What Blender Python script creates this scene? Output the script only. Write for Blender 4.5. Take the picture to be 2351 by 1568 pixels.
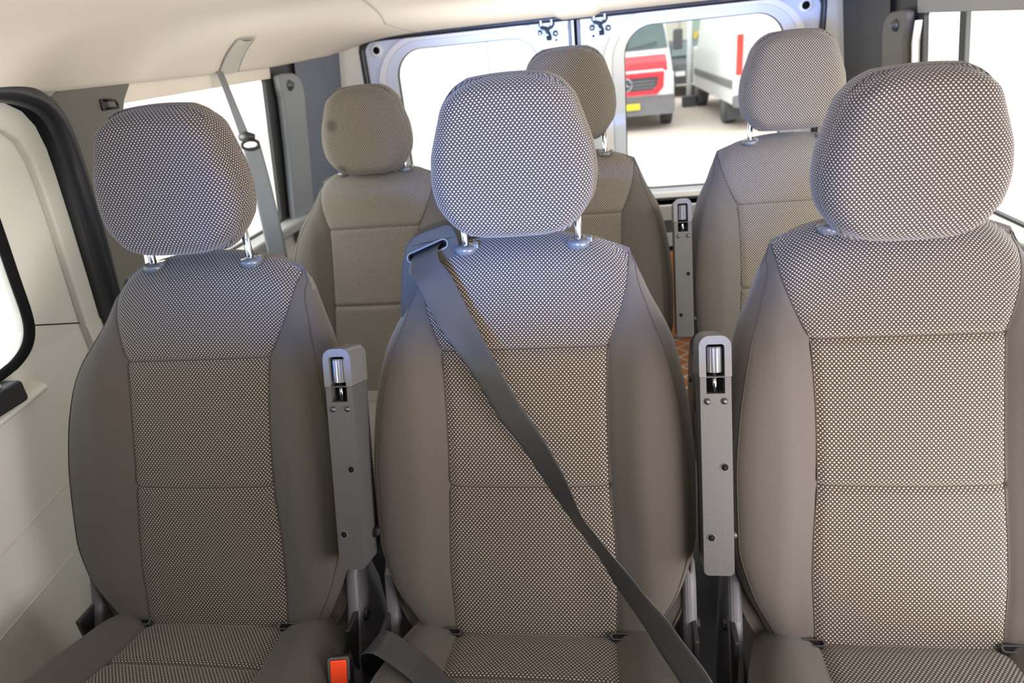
import bpy, bmesh, math, random
import numpy as np
from mathutils import Vector, Matrix
from mathutils.geometry import tessellate_polygon

for o in list(bpy.data.objects):
    bpy.data.objects.remove(o)
scene = bpy.context.scene
COL = scene.collection
random.seed(4)

# ------------------------------------------------------------------ camera
FOCAL_PX = 1546.8
cam = bpy.data.cameras.new('camera')
camo = bpy.data.objects.new('camera', cam)
COL.objects.link(camo)
cam.sensor_width = 36.0
cam.lens = FOCAL_PX / 2351 * 36.0
cam.clip_start = 0.02
cam.clip_end = 300
YAW, PITCH, ROLL = 0.1680, 0.4175, 0.1040
F = Vector((-math.sin(YAW) * math.cos(PITCH), math.cos(YAW) * math.cos(PITCH), -math.sin(PITCH)))
R0 = Vector((math.cos(YAW), math.sin(YAW), 0))
U0 = R0.cross(F)
Rr = R0 * math.cos(ROLL) - U0 * math.sin(ROLL)
Ur = R0 * math.sin(ROLL) + U0 * math.cos(ROLL)
M = Matrix((Rr, Ur, -F)).transposed().to_4x4()
M.translation = Vector((0.1426, 0.0, 1.2674))
camo.matrix_world = M
cam.dof.use_dof = True
cam.dof.focus_distance = 1.10
cam.dof.aperture_fstop = 4.5
scene.camera = camo

# ------------------------------------------------------------------ world, lights, exposure
W = bpy.data.worlds.new('overcast_sky')
scene.world = W
W.use_nodes = True
bg = W.node_tree.nodes['Background']
bg.inputs['Color'].default_value = (0.93, 0.97, 1.0, 1)
bg.inputs['Strength'].default_value = 3.0
scene.view_settings.view_transform = 'Standard'
scene.view_settings.look = 'None'
scene.view_settings.gamma = 1
scene.view_settings.exposure = -0.12
scene.view_settings.use_curve_mapping = False


def area(name, loc, target, sx, sy, power, color, spread=180):
    l = bpy.data.lights.new(name, 'AREA')
    l.shape = 'RECTANGLE'
    l.size = sx
    l.size_y = sy
    l.energy = power
    l.color = color
    l.spread = math.radians(spread)
    o = bpy.data.objects.new(name, l)
    COL.objects.link(o)
    o.location = loc
    o.rotation_euler = (Vector(target) - Vector(loc)).to_track_quat('-Z', 'Y').to_euler()
    return o


# daylight through the open side door on the right and the windscreen; the fill lights are added
area('side_door_daylight', (1.10, 0.10, 0.62), (0.50, 1.0, 0.66), 0.9, 0.8, 25, (1.0, 0.90, 0.87), 110)
area('windscreen_daylight', (-0.45, -1.5, 1.19), (-0.02, 1.0, 0.92), 0.5, 0.12, 11, (0.13, 0.34, 1.0), 32)
area('headliner_fill', (0.05, 0.10, 1.10), (0.05, 0.5, 1.4), 0.5, 0.4, 8, (1.0, 0.93, 0.82), 140)  # added fill aimed up to brighten the headliner, not a fitted lamp
area('rear_headliner_fill', (0.04, 2.30, 1.00), (0.04, 2.25, 1.4), 0.8, 0.3, 4.0, (1.0, 0.93, 0.82))  # added upward fill behind the rear row, lifts the rear headliner
area('left_window_daylight', (-1.08, 1.55, 1.10), (-0.50, 1.80, 0.88), 0.5, 0.3, 7, (1.0, 0.97, 0.90))
area('right_window_daylight', (1.20, 1.45, 1.12), (0.60, 1.80, 0.88), 0.5, 0.3, 12, (1.0, 0.94, 0.84))
area('rear_row_fill', (0.10, 1.12, 1.335), (0.10, 1.80, 0.85), 0.5, 0.12, 3.6, (1.0, 0.92, 0.80), 150)  # unseen fill added between the rows to brighten the rear seats

# ------------------------------------------------------------------ materials
def new_mat(name):
    m = bpy.data.materials.new(name)
    m.use_nodes = True
    nt = m.node_tree
    return m, nt, nt.nodes['Principled BSDF']


def noise_mat(name, c1, c2, scale=200, rough=0.7, bump=0.0, metallic=0.0, spec=0.5, detail=3, sheen=0):
    m, nt, b = new_mat(name)
    n = nt.nodes.new('ShaderNodeTexNoise')
    n.inputs['Scale'].default_value = scale
    n.inputs['Detail'].default_value = detail
    tc = nt.nodes.new('ShaderNodeTexCoord')
    nt.links.new(tc.outputs['Object'], n.inputs['Vector'])
    r = nt.nodes.new('ShaderNodeMix')
    r.data_type = 'RGBA'
    r.inputs[6].default_value = (*c1, 1)
    r.inputs[7].default_value = (*c2, 1)
    nt.links.new(n.outputs['Fac'], r.inputs[0])
    nt.links.new(r.outputs[2], b.inputs['Base Color'])
    b.inputs['Roughness'].default_value = rough
    b.inputs['Metallic'].default_value = metallic
    b.inputs['Specular IOR Level'].default_value = spec
    if sheen:
        b.inputs['Sheen Weight'].default_value = sheen
        b.inputs['Sheen Roughness'].default_value = 0.4
    if bump:
        bp = nt.nodes.new('ShaderNodeBump')
        bp.inputs['Strength'].default_value = bump
        bp.inputs['Distance'].default_value = 0.001
        nt.links.new(n.outputs['Fac'], bp.inputs['Height'])
        nt.links.new(bp.outputs['Normal'], b.inputs['Normal'])
    return m


def math_node(nt, op, a=None, b=None, c=None):
    n = nt.nodes.new('ShaderNodeMath')
    n.operation = op
    for i, v in enumerate((a, b, c)):
        if v is None:
            continue
        if isinstance(v, (int, float)):
            n.inputs[i].default_value = v
        else:
            nt.links.new(v, n.inputs[i])
    return n.outputs[0]


def dot_fabric(name, base, dot, pu=0.0060, pv=0.0070, r=0.19):
    m, nt, b = new_mat(name)
    uv = nt.nodes.new('ShaderNodeUVMap')
    sp = nt.nodes.new('ShaderNodeSeparateXYZ')
    nt.links.new(uv.outputs[0], sp.inputs[0])
    U = math_node(nt, 'MULTIPLY', sp.outputs[0], 1 / pu)
    V = math_node(nt, 'MULTIPLY', sp.outputs[1], 1 / pv)

    def dist(o):
        fu = math_node(nt, 'SUBTRACT', math_node(nt, 'FRACT', math_node(nt, 'ADD', U, o + 50)), 0.5)
        fv = math_node(nt, 'SUBTRACT', math_node(nt, 'FRACT', math_node(nt, 'ADD', V, o + 50)), 0.5)
        fu = math_node(nt, 'MULTIPLY', fu, 0.86)
        fv = math_node(nt, 'MULTIPLY', fv, 1.12)
        return math_node(nt, 'SQRT', math_node(nt, 'ADD', math_node(nt, 'MULTIPLY', fu, fu), math_node(nt, 'MULTIPLY', fv, fv)))
    d = math_node(nt, 'MINIMUM', dist(0.0), dist(0.5))
    mr = nt.nodes.new('ShaderNodeMapRange')
    mr.interpolation_type = 'SMOOTHSTEP'
    mr.inputs['From Min'].default_value = r + 0.07
    mr.inputs['From Max'].default_value = r - 0.07
    nt.links.new(d, mr.inputs['Value'])
    nz = nt.nodes.new('ShaderNodeTexNoise')
    nz.inputs['Scale'].default_value = 900
    nt.links.new(uv.outputs[0], nz.inputs['Vector'])
    mx = nt.nodes.new('ShaderNodeMix')
    mx.data_type = 'RGBA'
    mx.inputs[6].default_value = (*[c * 0.7 for c in base], 1)
    mx.inputs[7].default_value = (*[c * 1.3 for c in base], 1)
    nt.links.new(nz.outputs['Fac'], mx.inputs[0])
    m2 = nt.nodes.new('ShaderNodeMix')
    m2.data_type = 'RGBA'
    nt.links.new(mr.outputs[0], m2.inputs[0])
    nt.links.new(mx.outputs[2], m2.inputs[6])
    m2.inputs[7].default_value = (*dot, 1)
    nt.links.new(m2.outputs[2], b.inputs['Base Color'])
    b.inputs['Roughness'].default_value = 0.85
    b.inputs['Sheen Weight'].default_value = 0.12
    b.inputs['Specular IOR Level'].default_value = 0.25
    bp = nt.nodes.new('ShaderNodeBump')
    bp.inputs['Strength'].default_value = 0.5
    bp.inputs['Distance'].default_value = 0.0006
    nt.links.new(mr.outputs[0], bp.inputs['Height'])
    nt.links.new(bp.outputs['Normal'], b.inputs['Normal'])
    return m


def twill_fabric(name, c1, c2, pitch=0.0016, ribs=False):
    m, nt, b = new_mat(name)
    uv = nt.nodes.new('ShaderNodeUVMap')
    sp = nt.nodes.new('ShaderNodeSeparateXYZ')
    nt.links.new(uv.outputs[0], sp.inputs[0])
    if ribs:
        s = sp.outputs[1]
    else:
        s = math_node(nt, 'ADD', sp.outputs[0], math_node(nt, 'MULTIPLY', sp.outputs[1], 1.3))
    w = math_node(nt, 'SINE', math_node(nt, 'MULTIPLY', s, 6.2832 / pitch))
    w = math_node(nt, 'ADD', math_node(nt, 'MULTIPLY', w, 0.5), 0.5)
    nz = nt.nodes.new('ShaderNodeTexNoise')
    nz.inputs['Scale'].default_value = 1200
    nt.links.new(uv.outputs[0], nz.inputs['Vector'])
    f = math_node(nt, 'ADD', math_node(nt, 'MULTIPLY', w, 0.6), math_node(nt, 'MULTIPLY', nz.outputs['Fac'], 0.4))
    mx = nt.nodes.new('ShaderNodeMix')
    mx.data_type = 'RGBA'
    mx.inputs[6].default_value = (*c1, 1)
    mx.inputs[7].default_value = (*c2, 1)
    nt.links.new(f, mx.inputs[0])
    nt.links.new(mx.outputs[2], b.inputs['Base Color'])
    b.inputs['Roughness'].default_value = 0.8 if not ribs else 0.36
    b.inputs['Sheen Weight'].default_value = 0.0 if ribs else 0.15
    b.inputs['Specular IOR Level'].default_value = 0.3
    bp = nt.nodes.new('ShaderNodeBump')
    bp.inputs['Strength'].default_value = 0.35
    bp.inputs['Distance'].default_value = 0.0004
    nt.links.new(f, bp.inputs['Height'])
    nt.links.new(bp.outputs['Normal'], b.inputs['Normal'])
    return m


def glass_mat(name, tint=(0.97, 0.99, 0.98)):
    m, nt, b = new_mat(name)
    nt.nodes.remove(b)
    out = nt.nodes['Material Output']
    tr = nt.nodes.new('ShaderNodeBsdfTransparent')
    tr.inputs[0].default_value = (*tint, 1)
    gl = nt.nodes.new('ShaderNodeBsdfGlossy')
    gl.inputs['Roughness'].default_value = 0.02
    fr = nt.nodes.new('ShaderNodeLayerWeight')
    fr.inputs[0].default_value = 0.06
    ms = nt.nodes.new('ShaderNodeMixShader')
    nt.links.new(fr.outputs['Fresnel'], ms.inputs[0])
    nt.links.new(tr.outputs[0], ms.inputs[1])
    nt.links.new(gl.outputs[0], ms.inputs[2])
    nt.links.new(ms.outputs[0], out.inputs[0])
    return m


MAT = {}
MAT['dots'] = dot_fabric('dotted_seat_fabric', (0.028, 0.021, 0.016), (0.31, 0.28, 0.24))
MAT['plain'] = twill_fabric('brown_twill_fabric', (0.032, 0.027, 0.023), (0.076, 0.066, 0.056))
MAT['band'] = twill_fabric('striped_band_fabric', (0.05, 0.04, 0.032), (0.50, 0.46, 0.40), 0.0045, True)
MAT['belt'] = twill_fabric('seat_belt_webbing', (0.016, 0.016, 0.016), (0.060, 0.060, 0.062), 0.0024, True)
MAT['belt_grey'] = twill_fabric('grey_belt_webbing', (0.10, 0.11, 0.12), (0.2, 0.21, 0.22), 0.0024, True)
MAT['thread'] = noise_mat('dark_thread', (0.02, 0.016, 0.013), (0.05, 0.04, 0.03), 900, 0.9)
MAT['chrome'] = noise_mat('polished_steel', (0.42, 0.43, 0.45), (0.48, 0.49, 0.51), 50, 0.16, metallic=1.0)
MAT['dark_steel'] = noise_mat('dark_steel', (0.10, 0.11, 0.13), (0.16, 0.17, 0.2), 60, 0.35, metallic=0.7)
MAT['collar'] = noise_mat('grey_gloss_plastic', (0.07, 0.075, 0.08), (0.10, 0.105, 0.11), 80, 0.22)
MAT['armrest'] = noise_mat('grained_grey_plastic', (0.045, 0.045, 0.046), (0.07, 0.07, 0.071), 900, 0.42, 0.25)
MAT['arm_cap'] = noise_mat('smooth_grey_plastic', (0.085, 0.085, 0.09), (0.115, 0.115, 0.12), 500, 0.35, 0.1)
MAT['cover'] = noise_mat('grey_cover_plastic', (0.08, 0.08, 0.09), (0.12, 0.12, 0.135), 700, 0.45, 0.15)
MAT['black'] = noise_mat('black_plastic', (0.010, 0.010, 0.011), (0.022, 0.022, 0.024), 500, 0.45, 0.1)
MAT['pocket'] = noise_mat('matt_black', (0.004, 0.004, 0.005), (0.008, 0.008, 0.009), 300, 0.8, spec=0.1)
MAT['housing'] = noise_mat('dark_olive_plastic', (0.026, 0.024, 0.020), (0.042, 0.039, 0.034), 900, 0.65, 0.2, spec=0.15)
MAT['headliner'] = noise_mat('cream_headliner', (0.70, 0.65, 0.57), (0.76, 0.71, 0.63), 350, 0.95, 0.25)
MAT['cream'] = noise_mat('cream_trim_plastic', (0.54, 0.535, 0.49), (0.59, 0.585, 0.54), 600, 0.5, 0.12)
MAT['cream_dark'] = noise_mat('cream_recess_plastic', (0.50, 0.49, 0.43), (0.55, 0.54, 0.48), 600, 0.5, 0.12)
MAT['pillar'] = noise_mat('olive_grey_trim', (0.115, 0.112, 0.10), (0.15, 0.147, 0.13), 900, 0.6, 0.25)
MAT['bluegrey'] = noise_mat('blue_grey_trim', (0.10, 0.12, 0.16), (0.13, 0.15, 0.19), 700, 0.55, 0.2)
MAT['beltpillar'] = noise_mat('grey_pillar_trim', (0.19, 0.21, 0.22), (0.24, 0.26, 0.27), 700, 0.5, 0.2)
MAT['charcoal'] = noise_mat('charcoal_trim', (0.035, 0.036, 0.038), (0.05, 0.051, 0.053), 700, 0.6, 0.2)
MAT['seal'] = noise_mat('black_rubber_seal', (0.012, 0.013, 0.018), (0.025, 0.027, 0.035), 400, 0.32)
MAT['paint'] = noise_mat('silver_blue_paint', (0.66, 0.71, 0.80), (0.70, 0.75, 0.84), 1200, 0.28, metallic=0.0)
MAT['paint_white'] = noise_mat('silver_white_paint', (0.82, 0.82, 0.82), (0.86, 0.86, 0.86), 1200, 0.25, metallic=0.0)
MAT['glass'] = glass_mat('window_glass')
MAT['glass_print'] = noise_mat('etched_glass_mark', (0.5, 0.5, 0.5), (0.6, 0.6, 0.6), 300, 0.6)
MAT['ply'] = noise_mat('orange_brown_plywood', (0.30, 0.11, 0.035), (0.42, 0.17, 0.06), 14, 0.45, detail=6)
MAT['orange'] = noise_mat('orange_red_plastic', (0.85, 0.06, 0.015), (0.9, 0.075, 0.02), 300, 0.35)
MAT['ledge'] = noise_mat('grey_ledge_plastic', (0.28, 0.28, 0.27), (0.33, 0.33, 0.32), 700, 0.5, 0.15)
MAT['label'] = noise_mat('white_label', (0.8, 0.8, 0.8), (0.85, 0.85, 0.85), 300, 0.5)
MAT['ground'] = noise_mat('pale_paving', (0.56, 0.46, 0.40), (0.64, 0.54, 0.47), 1.2, 0.9, detail=6)
MAT['van_white'] = noise_mat('white_van_paint', (0.78, 0.78, 0.76), (0.82, 0.82, 0.80), 5, 0.3)
MAT['van_red'] = noise_mat('red_van_paint', (0.62, 0.02, 0.03), (0.68, 0.03, 0.04), 5, 0.3)
MAT['van_black'] = noise_mat('van_black_plastic', (0.05, 0.05, 0.055), (0.08, 0.08, 0.085), 20, 0.5)
MAT['van_glass'] = noise_mat('dark_van_glass', (0.05, 0.075, 0.07), (0.12, 0.16, 0.15), 3, 0.1)
MAT['van_grey'] = noise_mat('van_bumper_grey', (0.14, 0.13, 0.135), (0.2, 0.19, 0.195), 10, 0.5)
MAT['plate_y'] = noise_mat('yellow_plate', (0.85, 0.60, 0.02), (0.9, 0.65, 0.03), 30, 0.4)
MAT['blue'] = noise_mat('blue_band', (0.03, 0.09, 0.55), (0.04, 0.11, 0.6), 30, 0.4)
MAT['tail_red'] = noise_mat('tail_lamp_red', (0.7, 0.03, 0.02), (0.8, 0.05, 0.03), 30, 0.3)
MAT['facade'] = noise_mat('pale_facade', (0.50, 0.48, 0.40), (0.58, 0.56, 0.48), 0.8, 0.8)
MAT['facade_w'] = noise_mat('white_facade', (0.78, 0.78, 0.78), (0.84, 0.84, 0.84), 0.8, 0.8)
MAT['green_glass'] = noise_mat('green_glass_facade', (0.28, 0.36, 0.32), (0.36, 0.44, 0.40), 0.6, 0.5)
MAT['yellow'] = noise_mat('yellow_frame', (0.6, 0.45, 0.08), (0.65, 0.5, 0.1), 2, 0.6)
MAT['foliage'] = noise_mat('pale_green_leaves', (0.12, 0.26, 0.12), (0.2, 0.38, 0.2), 6, 0.8)
MAT['bark'] = noise_mat('bark', (0.12, 0.09, 0.06), (0.2, 0.15, 0.1), 12, 0.9)

# ------------------------------------------------------------------ helpers
def link(name, me, mat=None, parent=None, smooth=True, bevel=0, seg=2):
    if mat is not None:
        me.materials.append(MAT[mat])
    o = bpy.data.objects.new(name, me)
    COL.objects.link(o)
    if parent is not None:
        o.parent = parent
    if smooth:
        for p in me.polygons:
            p.use_smooth = True
    if bevel:
        m = o.modifiers.new('bevel', 'BEVEL')
        m.width = bevel
        m.segments = seg
        m.limit_method = 'ANGLE'
        m.angle_limit = math.radians(40)
        m.harden_normals = False
        for p in me.polygons:
            p.use_smooth = False
    return o


def empty(name, loc=(0, 0, 0), rz=0):
    o = bpy.data.objects.new(name, None)
    COL.objects.link(o)
    o.location = loc
    o.rotation_euler = (0, 0, rz)
    o.empty_display_size = 0.05
    return o


def tag(o, label=None, cat=None, group=None, kind=None):
    if label: o['label'] = label
    if cat: o['category'] = cat
    if group: o['group'] = group
    if kind: o['kind'] = kind
    return o


def pydata(name, v, f):
    me = bpy.data.meshes.new(name)
    me.from_pydata([tuple(map(float, q)) for q in v], [], f)
    me.update()
    return me


def grid(name, rows, flip=False, close=False):
    """rows: list of lists of points -> quad grid with arc-length UVs"""
    A = np.array(rows, float)
    n, m = A.shape[:2]
    v = A.reshape(-1, 3)
    du = np.linalg.norm(np.diff(A, axis=1), axis=2)
    u = np.concatenate([np.zeros((n, 1)), np.cumsum(du, axis=1)], axis=1)
    u = u - u[:, m // 2:m // 2 + 1]
    dv = np.linalg.norm(np.diff(A[:, m // 2], axis=0), axis=1)
    vv = np.concatenate([[0], np.cumsum(dv)])
    vv = np.repeat(vv[:, None], m, axis=1)
    return v, [(i, j) for i in range(n - 1) for j in range(m - 1)], u.reshape(-1), vv.reshape(-1), m, flip


def grids_mesh(name, glist):
    V, Fc, UU, VV = [], [], [], []
    base = 0
    for v, q, u, w, m, flip in glist:
        V += v.tolist(); UU += u.tolist(); VV += w.tolist()
        for i, j in q:
            a, b, c, d = base + i * m + j, base + i * m + j + 1, base + (i + 1) * m + j + 1, base + (i + 1) * m + j
            Fc.append((a, d, c, b) if flip else (a, b, c, d))
        base += len(v)
    me = pydata(name, V, Fc)
    uvl = me.uv_layers.new(name='UVMap')
    idx = np.empty(len(me.loops), dtype=np.int32)
    me.loops.foreach_get('vertex_index', idx)
    uvs = np.stack([np.array(UU)[idx], np.array(VV)[idx]], axis=1).astype(np.float32).reshape(-1)
    uvl.data.foreach_set('uv', uvs)
    return me


def tube_data(pts, r, n=8, caps=True):
    P = [Vector(p) for p in pts]
    V, Fc = [], []
    prev = None
    for i, p in enumerate(P):
        t = (P[min(i + 1, len(P) - 1)] - P[max(i - 1, 0)]).normalized()
        if prev is None:
            a = t.orthogonal().normalized()
        else:
            a = (prev - t * prev.dot(t)).normalized()
        prev = a
        b = t.cross(a)
        rr = r[i] if isinstance(r, (list, tuple)) else r
        for k in range(n):
            an = 2 * math.pi * k / n
            V.append(p + (a * math.cos(an) + b * math.sin(an)) * rr)
    for i in range(len(P) - 1):
        for k in range(n):
            Fc.append((i * n + k, i * n + (k + 1) % n, (i + 1) * n + (k + 1) % n, (i + 1) * n + k))
    if caps:
        Fc.append(tuple(range(n - 1, -1, -1)))
        Fc.append(tuple((len(P) - 1) * n + k for k in range(n)))
    return V, Fc


def tube(name, pts, r, mat, parent=None, n=8):
    V, Fc = tube_data(pts, r, n)
    return link(name, pydata(name, V, Fc), mat, parent)


def multi(name, parts, mat, parent=None, smooth=True, bevel=0):
    V, Fc = [], []
    for v, f in parts:
        b = len(V)
        V += list(v)
        Fc += [tuple(b + i for i in q) for q in f]
    return link(name, pydata(name, V, Fc), mat, parent, smooth, bevel)


def box_data(x0, x1, y0, y1, z0, z1):
    V = [(x0, y0, z0), (x1, y0, z0), (x1, y1, z0), (x0, y1, z0), (x0, y0, z1), (x1, y0, z1), (x1, y1, z1), (x0, y1, z1)]
    Fc = [(0, 3, 2, 1), (4, 5, 6, 7), (0, 1, 5, 4), (1, 2, 6, 5), (2, 3, 7, 6), (3, 0, 4, 7)]
    return V, Fc


def box(name, x0, x1, y0, y1, z0, z1, mat, parent=None, bevel=0.004):
    V, Fc = box_data(x0, x1, y0, y1, z0, z1)
    return link(name, pydata(name, V, Fc), mat, parent, False, bevel)


def plate_data(outer, holes, mp, t):
    """2D outline (+holes) mapped by mp(a,b,depth) -> thick plate; depth 0 and t"""
    loops = [[Vector((a, b, 0)) for a, b in outer]] + [[Vector((a, b, 0)) for a, b in h] for h in holes]
    tris = tessellate_polygon(loops)
    flat = [p for l in loops for p in l]
    n = len(flat)
    V = [mp(p.x, p.y, 0.0) for p in flat] + [mp(p.x, p.y, t) for p in flat]
    Fc = [tuple(q) for q in tris] + [tuple(n + i for i in reversed(q)) for q in tris]
    b = 0
    for l in loops:
        m = len(l)
        for i in range(m):
            j = (i + 1) % m
            Fc.append((b + i, b + j, n + b + j, n + b + i))
        b += m
    return V, Fc


def plate(name, outer, holes, mp, t, mat, parent=None, bevel=0, seg=2):
    """flat outline -> thick plate; cut along the creases of the surface it is laid on, then laid on it"""
    V, Fc = plate_data(outer, holes, lambda a, b, d: (a, b, d), t)
    me = pydata(name, V, Fc)
    bm = bmesh.new()
    bm.from_mesh(me)
    if not holes:
        bmesh.ops.dissolve_limit(bm, angle_limit=0.0005, verts=bm.verts, edges=bm.edges)
    for c in getattr(mp, 'cuts', ()):
        bmesh.ops.bisect_plane(bm, geom=bm.verts[:] + bm.edges[:] + bm.faces[:], plane_co=(0, c, 0), plane_no=(0, 1, 0))
    for v in bm.verts:
        v.co = mp(v.co.x, v.co.y, v.co.z)
    bmesh.ops.recalc_face_normals(bm, faces=bm.faces)
    bm.to_mesh(me)
    bm.free()
    return link(name, me, mat, parent, False, bevel, seg)


def rrect(x0, x1, y0, y1, r, n=6):
    if not isinstance(r, (tuple, list)):
        r = (r,) * 4
    pts = []
    for (cx, cy, a0, rr) in ((x1, y0, -90, r[0]), (x1, y1, 0, r[1]), (x0, y1, 90, r[2]), (x0, y0, 180, r[3])):
        sx = -1 if cx == x1 else 1
        sy = 1 if cy == y0 else -1
        for k in range(n + 1):
            a = math.radians(a0 + 90 * k / n)
            pts.append((cx + sx * rr + rr * math.cos(a), cy + sy * rr + rr * math.sin(a)))
    return pts


def offset_loop(pts, d):
    out = []
    n = len(pts)
    for i in range(n):
        p0, p1, p2 = Vector(pts[i - 1]), Vector(pts[i]), Vector(pts[(i + 1) % n])
        t = (p2 - p0)
        if t.length < 1e-9:
            t = Vector((1, 0))
        t.normalize()
        out.append((p1.x + t.y * d, p1.y - t.x * d))
    return out


def hermite(xs, ys):
    xs = np.array(xs, float); ys = np.array(ys, float)
    h = np.diff(xs); s = np.diff(ys) / h
    m = np.zeros(len(xs))
    m[0], m[-1] = s[0], s[-1]
    for i in range(1, len(xs) - 1):
        m[i] = 0 if s[i - 1] * s[i] <= 0 else 2 * s[i - 1] * s[i] / (s[i - 1] + s[i])

    def f(x):
        x = min(max(x, xs[0]), xs[-1])
        i = min(int(np.searchsorted(xs, x, side='right')) - 1, len(xs) - 2)
        t = (x - xs[i]) / h[i]
        return float((2 * t**3 - 3 * t**2 + 1) * ys[i] + (t**3 - 2 * t**2 + t) * h[i] * m[i] + (-2 * t**3 + 3 * t**2) * ys[i + 1] + (t**3 - t**2) * h[i] * m[i + 1])
    return f


def sm(a, b, x):
    t = min(max((x - a) / (b - a), 0), 1)
    return t * t * (3 - 2 * t)

# ------------------------------------------------------------------ setting: van body
CX = 0.05                                    # centre line of the van


def wall_x(z, side):
    """inner face of the body side, leaning in above the waist line"""
    xl = -0.95 + 0.12 * max(z - 0.8, 0)
    return xl if side < 0 else 0.08 - xl


def side_map(side, inset=0.0):
    def mp(y, z, d):
        return (wall_x(z, side) - side * inset + side * d, y, z)
    mp.cuts = (0.8,)
    return mp


def arc_strip(path, closed=False):
    return path


# floor of the cabin: dark vinyl, and the orange-brown boards behind
box('floor', -0.95, 1.03, -1.6, 2.05, -0.04, 0.0, 'black', None, 0)['kind'] = 'structure'
fl = box('floor', -0.95, 1.03, 2.05, 2.80, -0.04, 0.0, 'ply', None, 0)
fl['kind'] = 'structure'
fl['label'] = 'orange-brown wooden load floor behind the rear seats'
# anti-slip ribs crossing the load floor
ribs = []
for k in range(-16, 30):
    for s in (1, -1):
        x0 = -0.95 + 0.09 * k
        p0 = (x0, 2.06, 0.001); p1 = (x0 + s * 0.74, 2.79, 0.001)
        pts = [(p0[0] + (p1[0] - p0[0]) * t, p0[1] + (p1[1] - p0[1]) * t, 0.001) for t in np.linspace(0, 1, 9)]
        pts = [p for p in pts if -0.94 < p[0] < 1.02]
        if len(pts) > 1:
            ribs.append(tube_data([pts[0], pts[-1]], 0.004, 4))
rb = multi('tread_pattern', ribs, 'cream_dark', fl)
rb['kind'] = 'stuff'

# ceiling headliner
def ceil_z(x, y):
    zc = 1.378 - 0.045 * sm(2.0, 2.8, y)
    ze = 1.262 + 0.022 * sm(2.0, 2.8, y)
    xr = abs((x - CX) / 0.935)
    return zc - (zc - ze) * min(xr, 1.0) ** 8


xs = [CX + 0.945 * math.sin(math.pi / 2 * t) for t in np.linspace(-1, 1, 61)]
ys = np.linspace(-1.6, 2.795, 76)
rows = [[(x, y, ceil_z(x, y)) for x in xs] for y in ys]
rows_t = [[(x, y, ceil_z(x, y) + 0.05) for x in xs] for y in ys]
me = grids_mesh('ceiling', [grid('a', rows, True), grid('b', rows_t, False)])
ceiling = link('ceiling', me, 'headliner')
tag(ceiling, 'cream fabric headliner curving down to the side windows', kind='structure')
seam_pts = []
for n_, (a, b) in enumerate((((-0.20, 0.9), (-0.562, 2.35)), ((-0.562, 2.35), (-0.56, 2.79)), ((0.30, 0.9), (0.662, 2.35)), ((0.662, 2.35), (0.66, 2.79)))):
    pts = [(a[0] + (b[0] - a[0]) * t, a[1] + (b[1] - a[1]) * t) for t in np.linspace(0, 1, 24)]
    tube_o = tube_data([(x, y, ceil_z(x, y) - 0.0002) for x, y in pts], 0.0016, 6)
    link('headliner_seam', pydata('headliner_seam', *tube_o), 'ledge', ceiling)
# raised rear centre moulding of the headliner
mo = [[(x, y, ceil_z(x, y) - 0.012 * min(1, (1 - abs((x - 0.045) / 0.085)) * 3) * min(1, (y - 2.30) * 8) * (1 if y < 2.79 else 1)) for x in np.linspace(-0.04, 0.13, 13)] for y in np.linspace(2.30, 2.79, 16)]
link('latch_cover', grids_mesh('latch_cover', [grid('a', mo, True)]), 'headliner', ceiling)

# ---- left side of the body
def wall_grid(name, y0, y1, z0, z1, side, mat, kind='structure', inset=0.0, n=8, parent=None, t=0.03):
    outer = [(y0, z0), (y1, z0)] + [(y1, z) for z in ((0.8,) if z0 < 0.8 < z1 else ())] + [(y1, z1), (y0, z1)] + [(y0, z) for z in ((0.8,) if z0 < 0.8 < z1 else ())]
    o = plate(name, outer, [], side_map(side, inset), t, mat, parent, 0)
    if kind and parent is None:
        o['kind'] = kind
    return o


DOOR_OUT = [(-0.5, 0.10), (1.245, 0.10), (1.242, 0.50), (1.236, 0.80), (1.231, 0.90), (1.224, 1.02), (1.217, 1.113), (1.211, 1.165), (1.198, 1.208), (1.176, 1.236), (1.145, 1.252), (1.105, 1.262), (0.9, 1.268), (-0.5, 1.268)]
DOOR_HOLE = [(-0.4, 0.792), (0.965, 0.792), (1.015, 0.798), (1.052, 0.815), (1.072, 0.842), (1.078, 0.88), (1.075, 0.95), (1.071, 1.05), (1.066, 1.12), (1.055, 1.165), (1.03, 1.19), (0.99, 1.20), (-0.4, 1.20)]
# the single slope change at z=0.8 is kept by giving the door its own two sheets
DOOR_BIG = [(-0.5, 0.10), (1.275, 0.10), (1.275, 1.295), (-0.5, 1.295)]
door = plate('door_1', DOOR_BIG, [DOOR_HOLE], side_map(-1, -0.035), 0.03, 'cream')
tag(door, 'cream inner panel of the left sliding door', kind='structure')
# stepped rim round the door frame
rim_out = [(1.240, 0.30), (1.236, 0.80), (1.231, 0.90), (1.224, 1.02), (1.217, 1.113), (1.211, 1.165), (1.198, 1.208), (1.176, 1.236), (1.145, 1.252), (1.105, 1.262), (0.9, 1.266), (-0.5, 1.266)]
rim_in = [(1.196, 0.30), (1.192, 0.80), (1.187, 0.90), (1.180, 1.02), (1.173, 1.105), (1.166, 1.150), (1.152, 1.185), (1.128, 1.206), (1.10, 1.216), (1.06, 1.222), (0.9, 1.226), (-0.5, 1.226)]
plate('door_flange', rim_out + rim_in[::-1], [], side_map(-1, -0.018), 0.02, 'cream', door, 0.006, 3)
lip_out = [(1.266, 0.30), (1.262, 0.80), (1.258, 0.90), (1.252, 1.02), (1.245, 1.12), (1.240, 1.18), (1.226, 1.225), (1.200, 1.256), (1.16, 1.274), (1.105, 1.282), (0.9, 1.286), (-0.5, 1.286)]
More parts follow.
